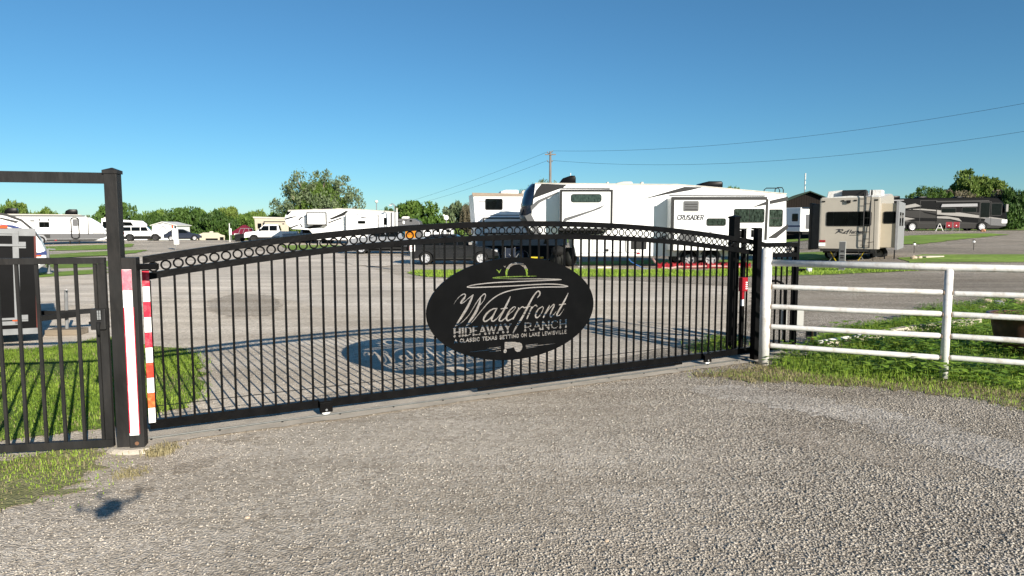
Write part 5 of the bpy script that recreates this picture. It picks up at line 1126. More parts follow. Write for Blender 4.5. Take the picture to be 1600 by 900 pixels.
for a, b in (((35, 336), (51, 326.5)), ((111, 336), (127, 327.3))): tl.ac(a, b, MBLACK, slope=.15)

nt_ = RV('travel_trailer', 'white trailer nose with blue swoosh, rounded front and tongue jack, nearer than the other trailer', 'camper', 73.5, 26.0, 0, 2.4, radians(33))
nt_.body([(-150, 318), (-60, 322), (0, 332.5), (22, 336.5), (40, 344.5), (55, 359), (65, 375), (71.5, 391), (73.5, 403), (71, 414), (62, 421), (40, 425), (-150, 428)], WHITE, bev=.10)
nt_.dec('roof_trim', [(-60, 319.5), (0, 330.5), (22, 334.5), (41, 342.5), (56, 357.5), (66, 374), (64.5, 375), (54, 359.5), (40, 345.5), (21, 337.5), (0, 333.5), (-60, 322.5)], DKGREY, .02); nt_.dec('brown_graphic', [(-40, 338), (8, 338.5), (38, 346), (34, 349), (10, 341), (-40, 340.5)], DKGREY)
nt_.dec('blue_graphic', [(38, 396.5), (55, 398), (72.8, 391.5), (74, 397.5), (55, 400.3)], BLUE, .01); nt_.dec('grey_graphic', [(30, 397.5), (50, 393), (66, 394.5), (56, 397.6), (36, 399)], DKGREY, .008)
nt_.dec('blue_graphic', [(10, 350), (30, 352), (48, 359), (53, 363), (40, 359), (22, 354)], BLUE, .008); nt_.dec('lower_grey', [(48, 419), (69, 411.5), (71, 413), (62, 421), (42, 424.5)], LGREY, .01); nt_.rr('marker', (59, 398.2), (67, 400.6), .02, ORANGE, .02)
X, Z = nt_.p(76, 425); MB().tube([(X, 1.2, .1), (X, 1.2, 1.0)], .05, 8).tube([(X, 1.2, 1.0), (X + .25, 1.2, .98)], .03, 6).lathe([(0, 0), (.12, 0), (.12, .05), (0, .05)], 10, 'z', (X, 1.2, .05)).obj('tongue_jack', GALV, nt_.root)
for y in (.6, 1.8): beam((X - 1.3, y, .5), (X + .35, 1.2, .48), .09, .12).obj('tongue', DARK, nt_.root)
MB().blob((X - .25, 1.2, .78), .2, .35, .22, .03).obj('gas_bottle_cover', DARK, nt_.root, True); MB().box(X - 4.5, .2, .3, X - 1.0, 2.2, .58).obj('chassis', DARK, nt_.root)

# black cargo trailer with silver door frame
ct = RV('cargo_trailer', 'black cargo trailer with silver framed door and amber lights, its tongue on a wood block', 'trailer', 49, 10.8, 0, 1.9)
ct.root.rotation_euler = (0, radians(1.4), radians(35))
def cz(py): return ct.p(0, py)[1]
def cx(px, py=440): return ct.p(px, py)[0]
MB().box(-3.6, 0, cz(519), 0, 1.9, cz(358), .015).obj('body', TRBLK, ct.root)
MB().box(-3.6, -.012, cz(361) - .08, .008, .05, cz(357), .004).obj('top_rail', GALV, ct.root); MB().box(-3.6, -.012, cz(521), .006, .05, cz(512)).obj('bottom_rail', GALV, ct.root)
MB().box(-.018, -.010, cz(512) + .001, .010, .03, cz(364) - .01).obj('corner_trim', mat('dark_red_edge', (.10, .02, .015), .4), ct.root)
for xa, xb, za, zb in ((cx(25), cx(33), cz(505), cz(366)), (-3.4, cx(33), cz(506), cz(500)), (-3.4, cx(33) , cz(366), cz(361.5))): MB().box(xa, -.03, za, xb, .01, zb, .003).obj('door_frame', GALV, ct.root)
for py in (383, 496): MB().box(cx(2) - .1, -.045, cz(py + 2), cx(42), -.0305, cz(py - 1.5), .003).box(cx(33), -.03, cz(py + 5), cx(42), -.012, cz(py - 5), .002).obj('strap_hinge', GALV, ct.root)
MB().prism(rrect(cx(-12), cz(440), cx(7), cz(388), .06), -.02, .01).obj('door_handle_plate', DKGREY, ct.root)
MB().prism(rrect(cx(9), cz(357.5), cx(20), cz(353), .02), -.035, .01).obj('marker_lamp', ORANGE, ct.root); MB().prism(rrect(cx(22), cz(500), cx(30), cz(496), .015), -.04, .01).obj('marker_lamp', ORANGE, ct.root)
for k in range(9): MB().lathe([(0, -.004), (.008, -.004), (.008, .01)], 6, 'x', (.0, .1 + k * .2, .8)).obj('rivet', GALV, ct.root)
beam((-.3, .25, .36), (.55, .95, .36), .06, .09).obj('tongue', DARK, ct.root); beam((-.3, 1.65, .36), (.55, .95, .36), .06, .09).obj('tongue', DARK, ct.root)
beam((.3, .95, .39), (.85, .95, .41), .07, .08).obj('coupler', DARK, ct.root); MB().tube([(.42, .95, .08), (.42, .95, .78)], .028, 8).tube([(.42, .95, .78), (.42, .80, .80)], .015, 6).obj('tongue_jack', GALV, ct.root)
for y in (.0, 1.9): wheel(ct.root, -2.4, y, .3, .3, .2, -1 if y == 0 else 1)
o = MB().box(-.28, -.16, 0, .28, .16, .10, .012).obj('wood_block', WOODB); o.location = (ct.root.location.x + .42 * cos(.61) - .95 * sin(.61), 10.8 + .42 * sin(.61) + .95 * cos(.61), .008); o.rotation_euler.z = .1; tag(o, 'weathered wooden block under the black trailer jack', 'wood block')

# ---------------------------------------------------------------- long white camper in the distance
dw = RV('fifth_wheel_camper', 'distant white fifth wheel camper with grey streaks and square slide-out behind the pickups', 'camper', 444, 74.0, 0, 2.5)
dw.body([(450, 329), (545, 326.5), (616, 331), (616, 375), (495, 375), (484, 358), (456, 358), (447, 350), (444, 342), (446, 335)], WHITE, bev=.08)
dw.dec('cap_window', [(448.5, 330.5), (456, 330), (450, 336), (446.8, 336)], GLASS, .01); dw.dec('roof_line', [(450, 328), (545, 325.6), (616, 330.2), (616, 331.4), (545, 327), (450, 329.2)], OFFW, .05)
for pts in ([(444.5, 341.5), (455, 338.5), (466, 337.5), (455, 341), (446, 343.5)], [(466, 343), (470, 339), (478, 338), (471, 341), (467, 345.5)], [(452, 355.5), (466, 350.5), (468, 351.5), (456, 356.5)], [(466, 345.5), (470, 350), (474, 355.5), (471, 355)], [(514, 342), (534, 333), (540, 329.4), (544.5, 329.4), (538, 336.5), (518, 343.4)], [(505, 350), (534, 339.5), (535, 341), (507, 351.5)], [(476, 356), (490, 352), (506, 351), (500, 355), (484, 357.5)]): dw.dec('graphic', pts, DKGREY)
dw.slide((478.5, 331.5), (510.5, 352), .8, WHITE, CHAR, .11); dw.dec('graphic', [(486, 340), (497, 339.6), (497, 340.6), (486, 341)], LGREY, .006, -.8)
dw.slide((539.5, 335), (592, 364), .6, WHITE, GREYP, .09, sides=(1, 1, 1, 0)); dw.rr('window', (559, 345), (571, 349.6), .1, GLASS, .02, -.6); dw.dec('graphic', [(563, 339), (567, 339), (584, 341.5), (565, 341)], GREYP, .008, -.6)
dw.window((599.5, 340), (604.5, 351.5), 0, .08, .04); dw.dec('rear_corner', [(610, 332), (613, 332), (613, 364), (610, 364)], GREYP); dw.ac((500, 328), (513, 323.8), MBLACK); dw.ac((520, 327), (532, 325), OFFW, 'roof_vent'); dw.ac((484, 328.5), (492, 326), OFFW, 'roof_vent')
for px in (560, 575): X, Z = dw.p(px, 378); wheel(dw.root, X, -.02, .38, .38, .22)
(xa, za), (xb, zb) = dw.p(500, 375), dw.p(612, 375); MB().box(xa, .3, .45, xb, 2.2, za + .1).obj('chassis', DARK, dw.root)
for px in (497, 500): X, Z = dw.p(px, 375); MB().tube([(X, .3, 0), (X, .3, Z + .1)], .06, 6).obj('landing_leg', GALV, dw.root)

bc = RV('travel_trailer', 'beige box camper behind the white pickup by the trees', 'camper', 397, 88.0, T(-30, 88), 2.5, .25)
bc.body([(397, 340), (447, 341), (447, 372), (400, 372)], CREAM2, bev=.06); bc.dec('roof_edge', [(395, 338.4), (447, 339.6), (447, 342), (396, 341)], OFFW, .1); bc.slide((409, 345.5), (447, 364), .6, CREAM2, CHAR, .12, sides=(1, 0, 1, 0)); bc.window((402, 349), (408, 357), 0, .05, .03); bc.rr('vent', (437, 349), (440, 350.6), .02, DARK, .02, -.6)
X, Z = bc.p(420, 380); wheel(bc.root, X, 0, .38, .38, .2); MB().box(.5, .3, .3, 4, 2.2, .7).obj('chassis', DARK, bc.root)
gc = RV('travel_trailer', 'grey camper with white roof unit between the distant white camper and the round tree', 'camper', 618, 76.0, 0, 2.4)
gc.body([(618, 342), (646, 341.5), (655, 346), (658, 356), (656, 374), (618, 375)], GREYP, bev=.07); gc.rr('satellite_dish', (629.5, 345), (632.5, 350), .1, TAPEW, .15); gc.window((640, 343.5), (644, 346.5), 0, .05, .03); gc.ac((626, 341.5), (637, 338), WHITEP, slope=.05); gc.dec('stripe', [(620, 346), (636, 344), (636, 345), (620, 347)], DKGREY)
X, Z = gc.p(640, 380); wheel(gc.root, X, 0, .38, .38, .2); MB().box(.3, .3, .3, 2.3, 2.2, .75).obj('chassis', DARK, gc.root)
for px, lab in ((668, 'white camper end seen through the gate rings near the orange sign'), (684, 'white rounded camper seen through the gate rings, middle one of the far three'), (700, 'white rounded camper seen through the gate rings beside the shrubs')):
    v = RV('travel_trailer', lab, 'camper', px - 8, 82.0, 0, 2.4); v.body([(px - 7, 375), (px - 7, 357), (px - 4, 353.5), (px + 4, 353.5), (px + 7, 358), (px + 7, 375)], WHITE, bev=.1); v.dec('lower_band', [(px - 7, 369), (px + 7, 369), (px + 7, 374.6), (px - 7, 374.6)], DKGREY); v.window((px - 2, 358), (px + 3, 363), 0, .06, .04)
    X, Z = v.p(px, 379); wheel(v.root, X, 0, .38, .38, .2)
vb = RV('van_camper', 'cream camper roof and dark windows showing over the rise before the trees', 'camper', 306, 100.0, -1.2, 2.4, .4)
vb.body([(306, 392), (306, 367), (313, 366), (316, 363.5), (338, 363.5), (341, 367), (348, 368), (348, 392)], CREAM2, bev=.08); vb.window((320, 372.5), (338, 378), 0, .06, .05); vb.window((340.5, 370.5), (346.5, 378), 0, .06, .05); vb.window((309, 369.5), (311.5, 378), 0, .04, .03); vb.ac((325, 363.5), (331, 361.5), OFFW)
for px in (312, 342): X, Z = vb.p(px, 390); wheel(vb.root, X, -.02, .4, .4, .22)
v = RV('travel_trailer', 'white camper with dark rear window behind the white station wagon', 'camper', 158, 92.0, T(-52, 92), 2.5, .45)
v.body([(158, 341), (203, 344.5), (215, 345), (221, 350), (222, 376), (158, 377)], WHITE, bev=.08); v.dec('dark_panel', [(160, 346), (199, 347), (203, 353.5), (160, 357)], GLASS, .02); v.ac((160, 341), (173, 338.6), OFFW); v.dec('stripe', [(205, 356), (209, 347), (210, 347), (206.5, 356)], GREYP); X, Z = v.p(200, 380); wheel(v.root, X, 0, .38, .38, .2)

# white shed with gable
p = D(240, 372, 98); sz_ = D(0, 376, 98).z; sd_ = thing('shed', 'small white gabled shed with pale trim in front of the dark oaks', 'shed', (D(238.5, 372, 98).x, 98, sz_), 0)
k = 98 / FPX; w_, e_, r_ = 38 * k, 24 * k, 28.5 * k
MB().prism([(0, 0), (w_, 0), (w_, e_), (w_ * .45, r_ - .15), (0, e_)], 0, 4).obj('wall', WHITE, sd_)
for a, b in (((-.2, e_ - .1), (w_ * .45, r_)), ((w_ * .45 + .002, r_), (w_ + .2, e_ - .1))): MB().prism([a, b, (b[0], b[1] + .1), (a[0], a[1] + .1)], -.25, 4.2).obj('roof', WHITEP, sd_)
beam((.1, -.03, .5), (w_ * .45, -.03, r_ - .5), .05, .10).obj('trim', LGREY, sd_); beam((w_ * .45, -.03, r_ - .5), (w_ * .85, -.03, .5), .05, .10).obj('trim', LGREY, sd_); MB().box(w_ - .35, -.02, e_ - .6, w_ - .05, .01, e_ - .1).obj('window', GLASS, sd_)

# ---------------------------------------------------------------- cars
class CAR:
    """side outline in metres, x forward to the east when flip=1; root at the ground under the rear-left corner"""
    def __init__(s, name, label, cat, loc, rz, L, Wd, outline, roofline, m, axles, wr, flip=False, rim=None, lower=None, nsp=5, wheel_w=.21):
        s.root = thing(name, label, cat, loc, rz); s.W = Wd; fx = (lambda x: L - x) if flip else (lambda x: x); s.fx = fx
        arch = []
        P = list(outline)        # top outline from rear bottom up over to front bottom
        bot = []
        for ax in sorted(axles, reverse=True): bot += [(ax + wr * 1.16 * cos(t), wr + wr * 1.16 * sin(t)) for t in np.linspace(0.02, pi - .02, 12) if wr + wr * 1.16 * sin(t) > P[0][1]]
        poly = P + bot; cxm = L / 2
        rings = []
        for y, kx, kz in ((0, .985, .03), (.05, .997, .008), (.16, 1, 0), (Wd - .16, 1, 0), (Wd - .05, .997, .008), (Wd, .985, .03)):
            rings.append([(fx(cxm + (x - cxm) * kx), y, z - (kz if z > P[0][1] + .3 else 0)) for x, z in poly])
        s.body = MB().loft(rings).obj('body', m, s.root)
        b = roofline; h = b['z1'] - b['z0']; tin = b.get('tuck', .16)
        bot_ = [(b['x'][0], b['z0']), (b['x'][3], b['z0'])]; top = [(b['x'][1], b['z1']), (b['x'][2], b['z1'])]
        def lv(t): xa = b['x'][0] + (b['x'][1] - b['x'][0]) * t; xb = b['x'][3] + (b['x'][2] - b['x'][3]) * t; return xa, xb, .04 + tin * t
        rings = []
        for t, zz in ((0, b['z0'] - .02), (.5, b['z0'] + h * .5), (.88, b['z0'] + h * .88), (.97, b['z1'] - .012), (.90, b['z1'])):
            xa, xb, iy = lv(min(t, .97)); k = .0 if t != .90 else .12
            rings.append([(fx(xa + k), iy + k * .6, zz), (fx((xa + xb) / 2), iy - .012 + k * .6, zz + (.02 if k else 0)), (fx(xb - k), iy + k * .6, zz), (fx(xb - k + .05), Wd / 2, zz), (fx(xb - k), Wd - iy - k * .6, zz), (fx((xa + xb) / 2), Wd - iy + .012 - k * .6, zz + (.02 if k else 0)), (fx(xa + k), Wd - iy - k * .6, zz), (fx(xa + k - .04), Wd / 2, zz)])
        s.cab = MB().loft(rings).obj('roof', m, s.root)
        for side in (0, 1):
            for (ta, tb, xa_, xb_) in b['win']:     # panes follow the tuck of the side
                q = []
                for t, f in ((ta, 0), (tb, 0), (tb, 1), (ta, 1)):
                    l0, l1, iy = lv(t); x = (xa_, xb_)[f]; x = max(l0 + .05, min(l1 - .05, x)); iy -= .006
                    q.append((fx(x), (iy if side == 0 else Wd - iy), b['z0'] + h * t))
                q2 = [(x, y + (.03 if side == 0 else -.03), z) for x, y, z in q]
                MB().loft([[(x, y - (.014 if side == 0 else -.014), z) for x, y, z in q], q2]).obj('window', GLASS, s.root)
        for i0, i1, nm in ((0, 1, 'rear_window'), (3, 2, 'windscreen')):
            sg = -1 if i0 == 0 else 1; q = []
            for t in (.12, .86):
                l0, l1, iy = lv(t); x = (l0 if i0 == 0 else l1) + sg * .055
                q.append([(fx(x), iy + .12, b['z0'] + h * t), (fx(x), Wd - iy - .12, b['z0'] + h * t), (fx(x - sg * .06), Wd - iy - .12, b['z0'] + h * t), (fx(x - sg * .06), iy + .12, b['z0'] + h * t)])
            MB().loft(q).obj(nm, GLASS, s.root)
        for ax in axles:
            for side in (0, 1): wheel(s.root, fx(ax), .10 if side == 0 else Wd - .10, wr, wr, wheel_w, -1 if side == 0 else 1, rim or ALLOY, nsp)
            MB().box(fx(ax) - wr * 1.1, .22, wr * .8, fx(ax) + wr * 1.1, Wd - .22, wr * 1.9).obj('axle_housing', DARK, s.root)
        MB().box(min(fx(.5), fx(L - .5)), .15, .2, max(fx(.5), fx(L - .5)), Wd - .15, P[0][1] + .06).obj('underbody', DARK, s.root)
    def side(s, name, x0, z0, x1, z1, m, t=.012, r=.02, y=0, both=True):
        for sd_ in ((0, 1) if both else (0,)):
            yy = y if sd_ == 0 else s.W - y; MB().prism(rrect(s.fx(x0), z0, s.fx(x1), z1, r), yy - (t if sd_ == 0 else .03), yy + (.03 if sd_ == 0 else t)).obj(name, m, s.root)
    def seam(s, x, z0, z1): s.side('door_seam', x - .008, z0, x + .008, z1, DARK, .004, .002)
    def end(s, name, x, y0, z0, y1, z1, m, d=.03): X = s.fx(x); MB().box(X - d, y0, z0, X + d, y1, z1, .008).obj(name, m, s.root)

g = G(638, 412); pr = CAR('parked_car', 'dark graphite hatchback with silver wheels parked behind the gate', 'car', (D(639, 412, 34).x, 34.0, 0), 0, 4.5, 1.75,
    [(.06, .30), (.02, .62), (.08, .95), (.35, 1.02), (.9, 1.0), (3.0, .98), (3.55, .90), (4.2, .74), (4.42, .60), (4.46, .32)], dict(x=(.25, 1.05, 2.25, 3.35), z0=.95, z1=1.49, tuck=.2, win=((.08, .80, .62, 1.5), (.08, .84, 1.56, 2.35), (.08, .78, 2.41, 3.1))), GRAPH, (.82, 3.55), .325, rim=CHROME, nsp=6)
for x in (1.45, 2.38, 3.2): pr.seam(x, .36, .96)
pr.side('door_handle', 1.60, .84, 1.78, .87, CHAR, .03); pr.side('door_handle', 2.48, .84, 2.66, .87, CHAR, .03); pr.side('sill', 1.25, .28, 3.12, .36, CHAR, .012); pr.side('crease', 1.2, .50, 3.2, .512, DARK, .004, .004)
pr.side('headlight', 4.0, .62, 4.36, .75, CHROME, .012, .05, .03); pr.side('tail_lamp', .03, .72, .30, .93, RED, .012, .05, .03); pr.side('mirror', 2.95, .99, 3.12, 1.12, MSILV, .16, .04)
pk_ = CAR('pickup_truck', 'silver pickup with big alloy wheels parked nose west behind the gate', 'pickup', (D(541, 398, 48).x, 48.0, 0), 0, 5.9, 1.98,
    [(.05, .50), (.02, .75), (.04, 1.12), (1.85, 1.14), (2.0, 1.17), (4.45, 1.15), (5.0, 1.12), (5.7, 1.04), (5.86, .85), (5.88, .45)], dict(x=(2.0, 2.2, 3.6, 4.55), z0=1.13, z1=1.87, tuck=.16, win=((.08, .84, 2.3, 3.15), (.08, .80, 3.22, 4.2))), SILVER, (1.25, 4.85), .40, flip=True, rim=CHROME, nsp=6, wheel_w=.25)
for x in (2.1, 3.18, 4.3): pk_.seam(x, .5, 1.14)
pk_.side('door_handle', 2.3, .98, 2.5, 1.02, CHROME, .03); pk_.side('door_handle', 3.4, .98, 3.6, 1.02, CHROME, .03); pk_.side('running_board', 1.9, .36, 4.2, .43, CHAR, .05); pk_.side('headlight', 5.55, .80, 5.85, .98, CHROME, .012, .04, .03); pk_.side('mirror', 3.95, 1.15, 4.15, 1.36, SILVER, .2, .04); pk_.side('tail_lamp', .03, .78, .16, 1.08, RED, .015, .03, .03); pk_.end('bumper', 5.88, .1, .45, 1.88, .66, CHROME, .06); pk_.end('bumper', .03, .1, .45, 1.88, .64, CHROME, .06)
su = CAR('parked_car', 'white boxy off-road wagon with dark wheels partly behind the tall black post', 'car', (D(186, 376, 84).x, 84.0, T(-45, 84)), .40, 4.95, 1.9,
    [(.05, .50), (.02, .75), (.06, 1.15), (3.3, 1.15), (4.6, 1.10), (4.88, .95), (4.92, .5)], dict(x=(.08, .2, 2.9, 3.6), z0=1.14, z1=1.83, tuck=.12, win=((.1, .8, .3, 1.3), (.1, .8, 1.36, 2.3), (.1, .8, 2.36, 3.2))), CARWHITE, (1.15, 3.95), .43, rim=DKGREY, wheel_w=.26)
for x in (1.75, 2.45, 3.3): su.seam(x, .6, 1.14)
su.side('cladding', 1.7, .46, 3.4, .62, CHAR, .02); su.end('bumper', .0, .1, .48, 1.8, .75, CHAR, .07); su.end('bumper', 4.92, .1, .48, 1.8, .75, CHAR, .07); su.side('tail_lamp', .08, .95, .3, 1.12, RED, .02, .03, .02); su.side('side_badge', .35, .82, .62, 1.08, RED, .012, .06); su.side('roof_rack', .4, 1.86, 2.9, 1.90, CHAR, .0, .01, .25)
nv = CAR('parked_car', 'dark navy sedan in front of the white wagon by the shed', 'car', (D(249, 376, 84.5).x, 85.5, T(-41, 85)), .45, 4.4, 1.8,
    [(.06, .32), (.03, .7), (.3, .92), (3.2, .93), (4.1, .76), (4.34, .6), (4.36, .34)], dict(x=(.35, 1.1, 2.2, 3.3), z0=.9, z1=1.42, tuck=.18, win=((.1, .8, .8, 1.6), (.1, .82, 1.66, 2.8))), NAVY, (.85, 3.5), .32, wheel_w=.2)
nv.side('headlight', 3.95, .62, 4.28, .74, CHROME, .012, .04, .03); nv.seam(1.62, .4, .9); nv.seam(2.6, .4, .9)
wt = CAR('pickup_truck', 'white crew cab pickup facing west before the beige camper', 'pickup', (D(381, 384, 80).x, 80.0, T(-29, 80)), .22, 6.0, 2.0,
    [(.05, .55), (.02, .8), (.04, 1.22), (1.85, 1.24), (2.0, 1.28), (4.5, 1.26), (5.0, 1.22), (5.8, 1.14), (5.95, .9), (5.96, .5)], dict(x=(2.0, 2.2, 3.7, 4.6), z0=1.24, z1=2.02, tuck=.16, win=((.08, .84, 2.3, 3.15), (.08, .80, 3.22, 4.25))), CARWHITE, (1.25, 4.9), .42, flip=True, rim=DKGREY, wheel_w=.26)
for x in (2.1, 3.18, 4.35): wt.seam(x, .55, 1.24)
wt.end('bumper', 5.97, .1, .5, 1.9, .8, DARK, .08); wt.side('headlight', 5.6, .92, 5.92, 1.06, CHROME, .012, .04, .03); wt.side('lower_stripe', 2.0, .52, 4.3, .66, LGREY, .012); wt.side('mirror', 4.05, 1.3, 4.25, 1.55, CHAR, .22, .04); wt.side('tail_lamp', .03, .85, .15, 1.15, RED, .015, .03, .03)
# blue-grey truck bed coupled under the distant fifth wheel
bt = CAR('pickup_truck', 'blue grey pickup half hidden by the gate arch under the distant camper nose', 'pickup', (D(436, 384, 76).x, 77.0, 0), 0, 5.8, 1.98,
    [(.05, .5), (.02, .8), (.04, 1.15), (2.0, 1.18), (4.45, 1.18), (5.65, 1.06), (5.8, .85), (5.82, .46)], dict(x=(2.0, 2.2, 3.6, 4.55), z0=1.15, z1=1.85, tuck=.16, win=((.08, .84, 2.3, 3.15), (.08, .80, 3.22, 4.2))), mat('blue_grey_car_paint', (.10, .15, .23), .3, metal=.2, coat=.5), (1.2, 4.8), .40, rim=DKGREY, wheel_w=.25)
for x in (2.1, 3.18, 4.3): bt.seam(x, .5, 1.15)
# dark utility buggy with maroon canopy tent behind
p = D(378, 377, 82); ug = thing('utility_buggy', 'dark open utility buggy parked at the nose of the white pickup', 'buggy', (p.x - .9, 82, T(p.x, 82)))
MB().prism([(0, .4), (.1, .85), (.6, .9), (1.0, .65), (1.7, .65), (1.8, .95), (2.3, .9), (2.35, .45)], 0, 1.4, .04).obj('body', DARK, ug); 
for a in ((.5, .05, .9), (.5, 1.35, .9)): MB().tube([a, (a[0] + .25, a[1], 1.55), (a[0] + 1.2, a[1], 1.55), (a[0] + 1.3, a[1], .95)], .03, 6).obj('roll_bar', LGREY, ug)
MB().box(-.05, .1, .75, .12, 1.3, .95, .03).obj('front_rack', WHITEP, ug)
for x in (.4, 1.95):
    for y in (0, 1.4): wheel(ug, x, y, .33, .33, .22, -1 if y == 0 else 1, DKGREY)
p = D(383, 376, 90); tn = thing('canopy_tent', 'maroon pop-up canopy tent behind the utility buggy', 'tent', (p.x, 90, T(p.x, 90))); z0_, z1_ = D(0, 363.5, 90).z - tn.location.z, D(0, 351.5, 90).z - tn.location.z; hw = 1.3
MB().loft([[(-hw, -hw, z0_ - .25), (hw, -hw, z0_ - .25), (hw, hw, z0_ - .25), (-hw, hw, z0_ - .25)], [(-hw, -hw, z0_), (hw, -hw, z0_), (hw, hw, z0_), (-hw, hw, z0_)], [(-.15, -.15, z1_), (.15, -.15, z1_), (.15, .15, z1_), (-.15, .15, z1_)]]).obj('canopy', MAROON, tn)
for sx in (-1, 1):
    for sy in (-1, 1): MB().tube([(sx * hw * .97, sy * hw * .97, 0), (sx * hw * .97, sy * hw * .97, z0_ - .01)], .03, 6).obj('pole', GALV, tn)

# ================================================================ SIGNS, POLES, SMALL THINGS
def signpost(name, label, px, py_b, d, top_py, plates, cat='sign', m=GALV, r=.028, rz=0, z=None):
    zb = T(D(px, py_b, d).x, d) if z is None else z; p = D(px, py_b, d); t = thing(name, label, cat, (p.x, d, zb), rz)
    MB().tube([(0, 0, -.02), (0, 0, D(px, top_py, d).z - zb)], r, 8).obj('pole', m, t)
    for nm, x0, y0, x1, y1, mt in plates:
        a, b = D(x0, y0, d), D(x1, y1, d)
        MB().prism(rrect(a.x - p.x, b.z - zb, b.x - p.x, a.z - zb, .03), -r - .012, -r - .002).obj(nm, mt, t)
    return t, zb, p
t, zb, p = signpost('warning_sign', 'orange notice above a white notice with red lettering on a thin pole', 642.5, 425, 28.5, 356, [('orange_sheet', 633.5, 357, 650, 371.5, ORSIGN), ('white_sheet', 640.5, 377, 648.8, 393, TAPEW)])
for q, (x0, y0, x1, y1) in enumerate([(642.3, 379, 646.8, 380.3), (641.8, 382, 647.5, 383.4), (642.2, 385, 646.9, 386.4), (643, 389, 646.5, 390.6)]):
    a, b = D(x0, y0, 28.5), D(x1, y1, 28.5); MB().box(a.x - p.x, -.0455, b.z - zb, b.x - p.x, -.0405, a.z - zb).obj('lettering', REDTXT, t)
for x0, x1 in ((637.4, 640.6), (641.8, 645)):
    a, b = D(x0, 361.5, 28.5), D(x1, 367.5, 28.5); MB().box(a.x - p.x, -.0455, b.z - zb, b.x - p.x, -.0405, a.z - zb).obj('symbol', mat('brown_print', (.30, .10, .01), .6), t)
t, zb, p = signpost('site_sign', 'stacked white notice boards with small orange flag on a pole far inside', 274.5, 393, 57, 352, [('orange_flag', 268, 351.8, 271, 357, ORANGE), ('upper_board', 269, 357.2, 279, 374, TAPEW), ('lower_board', 272, 374.6, 280.3, 381.8, TAPEW)], rz=0)
for y in (364, 366.5, 371):
    a, b = D(271, y, 57), D(276.5, y + .7, 57); MB().box(a.x - p.x, -.046, b.z - zb, b.x - p.x, -.0405, a.z - zb).obj('lettering', LGREY, t)
signpost('site_sign', 'small blank white board on a thin white pole beside the utility buggy', 359.3, 379, 80, 349, [('board', 358, 357, 362.3, 367, TAPEW)], m=WHITEP, r=.05)
p = D(617, 352, 72); lm = thing('street_lamp', 'pale curved lamp post at the end of the distant white camper', 'lamp', (p.x, 72, 0)); z1_ = D(0, 320, 72).z
MB().tube([(0, 0, 0), (0, 0, z1_ - .2), (-.05, 0, z1_), (-.25, 0, z1_ + .12), (-.42, 0, z1_)], .055, 8).obj('post', GALV, lm, True); MB().blob((-.45, 0, z1_ - .06), .18, .14, .08, 0).obj('lamp_head', WHITEP, lm, True)
p = D(620.5, 352, 71); lm = thing('vent_pipe', 'short white pipe standing beside the curved lamp post', 'pipe', (p.x, 71, 0)); MB().tube([(0, 0, 0), (0, 0, D(0, 325, 71).z)], .06, 8).obj('pipe', WHITEP, lm)
p = D(588.5, 330, 96); lm = thing('street_lamp', 'small white topped lamp pole rising above the distant white camper', 'lamp', (p.x, 96, T(p.x, 96))); z1_ = D(0, 315, 96).z - lm.location.z
MB().tube([(0, 0, 0), (0, 0, z1_)], .06, 6).obj('post', GALV, lm); MB().blob((0, 0, z1_), .24, .24, .22, 0).obj('lamp_head', WHITEP, lm, True)
p = D(697.5, 345, 60); lm = thing('satellite_dish', 'white satellite dish on a pole in front of the mixed shrubs', 'dish', (p.x, 60, 0)); z1_ = D(0, 340.5, 60).z
MB().tube([(0, 0, 0), (0, 0, z1_)], .04, 6).obj('post', GALV, lm); d_ = MB().lathe([(0, .08), (.16, .04), (.22, -.02), (.20, -.03), (0, .05)], 14, 'y').obj('dish', WHITEP, lm, True); d_.location = (0, -.05, z1_ + .02); MB().blob((-.22, -.05, z1_ + .22), .1, .1, .1, 0).obj('receiver', WHITEP, lm, True)
# utility pole with wires
pz = D(859.5, 330, 70); up_ = thing('utility_pole', 'wooden utility pole with wires rising behind the white camper', 'utility pole', (pz.x, 70, 0)); zt = D(0, 236.5, 70).z
MB().tube([(0, 0, 0), (0, 0, zt)], [.17, .11], 10).obj('shaft', POLEW, up_, True)
ins = []
for i, (dx, dz) in enumerate(((-.28, -.15), (-.28, -1.0), (.2, -.05), (.2, -1.0))):
    MB().tube([(0, 0, zt + dz - .12), (dx, 0, zt + dz)], .03, 6).obj('bracket', DARK, up_); MB().lathe([(0, -.08), (.06, -.06), (.05, .06), (0, .1)], 8, 'z', (dx, 0, zt + dz + .06)).obj('insulator', GALV, up_, True)
beam((-.55, -.14, zt - .32), (.55, -.14, zt - .32), .09, .11).obj('crossarm', POLEW, up_)
def wire(a, b, sag, label):
    n = 28; pts = [a.lerp(b, k / n) - Vector((0, 0, 4 * sag * (k / n) * (1 - k / n))) for k in range(n + 1)]
    o = MB().tube(pts, .011, 5, False).obj('overhead_wire', DARK); tag(o, label, 'wire')
ti = lambda i: Vector((pz.x + (-.28, -.28, .2, .2)[i], 70, zt + (-.15, -1.0, -.05, -1.0)[i] + .1))
wire(ti(2), D(1790, 125, 44), 1.25, 'upper of the two wires running from pole over the long white camper'); wire(ti(3), D(1790, 172, 44), 1.55, 'lower of the two wires running from pole over the long white camper')
wire(ti(0), D(560, 336, 110), .5, 'upper thin wire descending from pole toward the distant trees'); wire(ti(1), D(600, 330, 112), .5, 'lower thin wire descending from pole toward the distant trees')
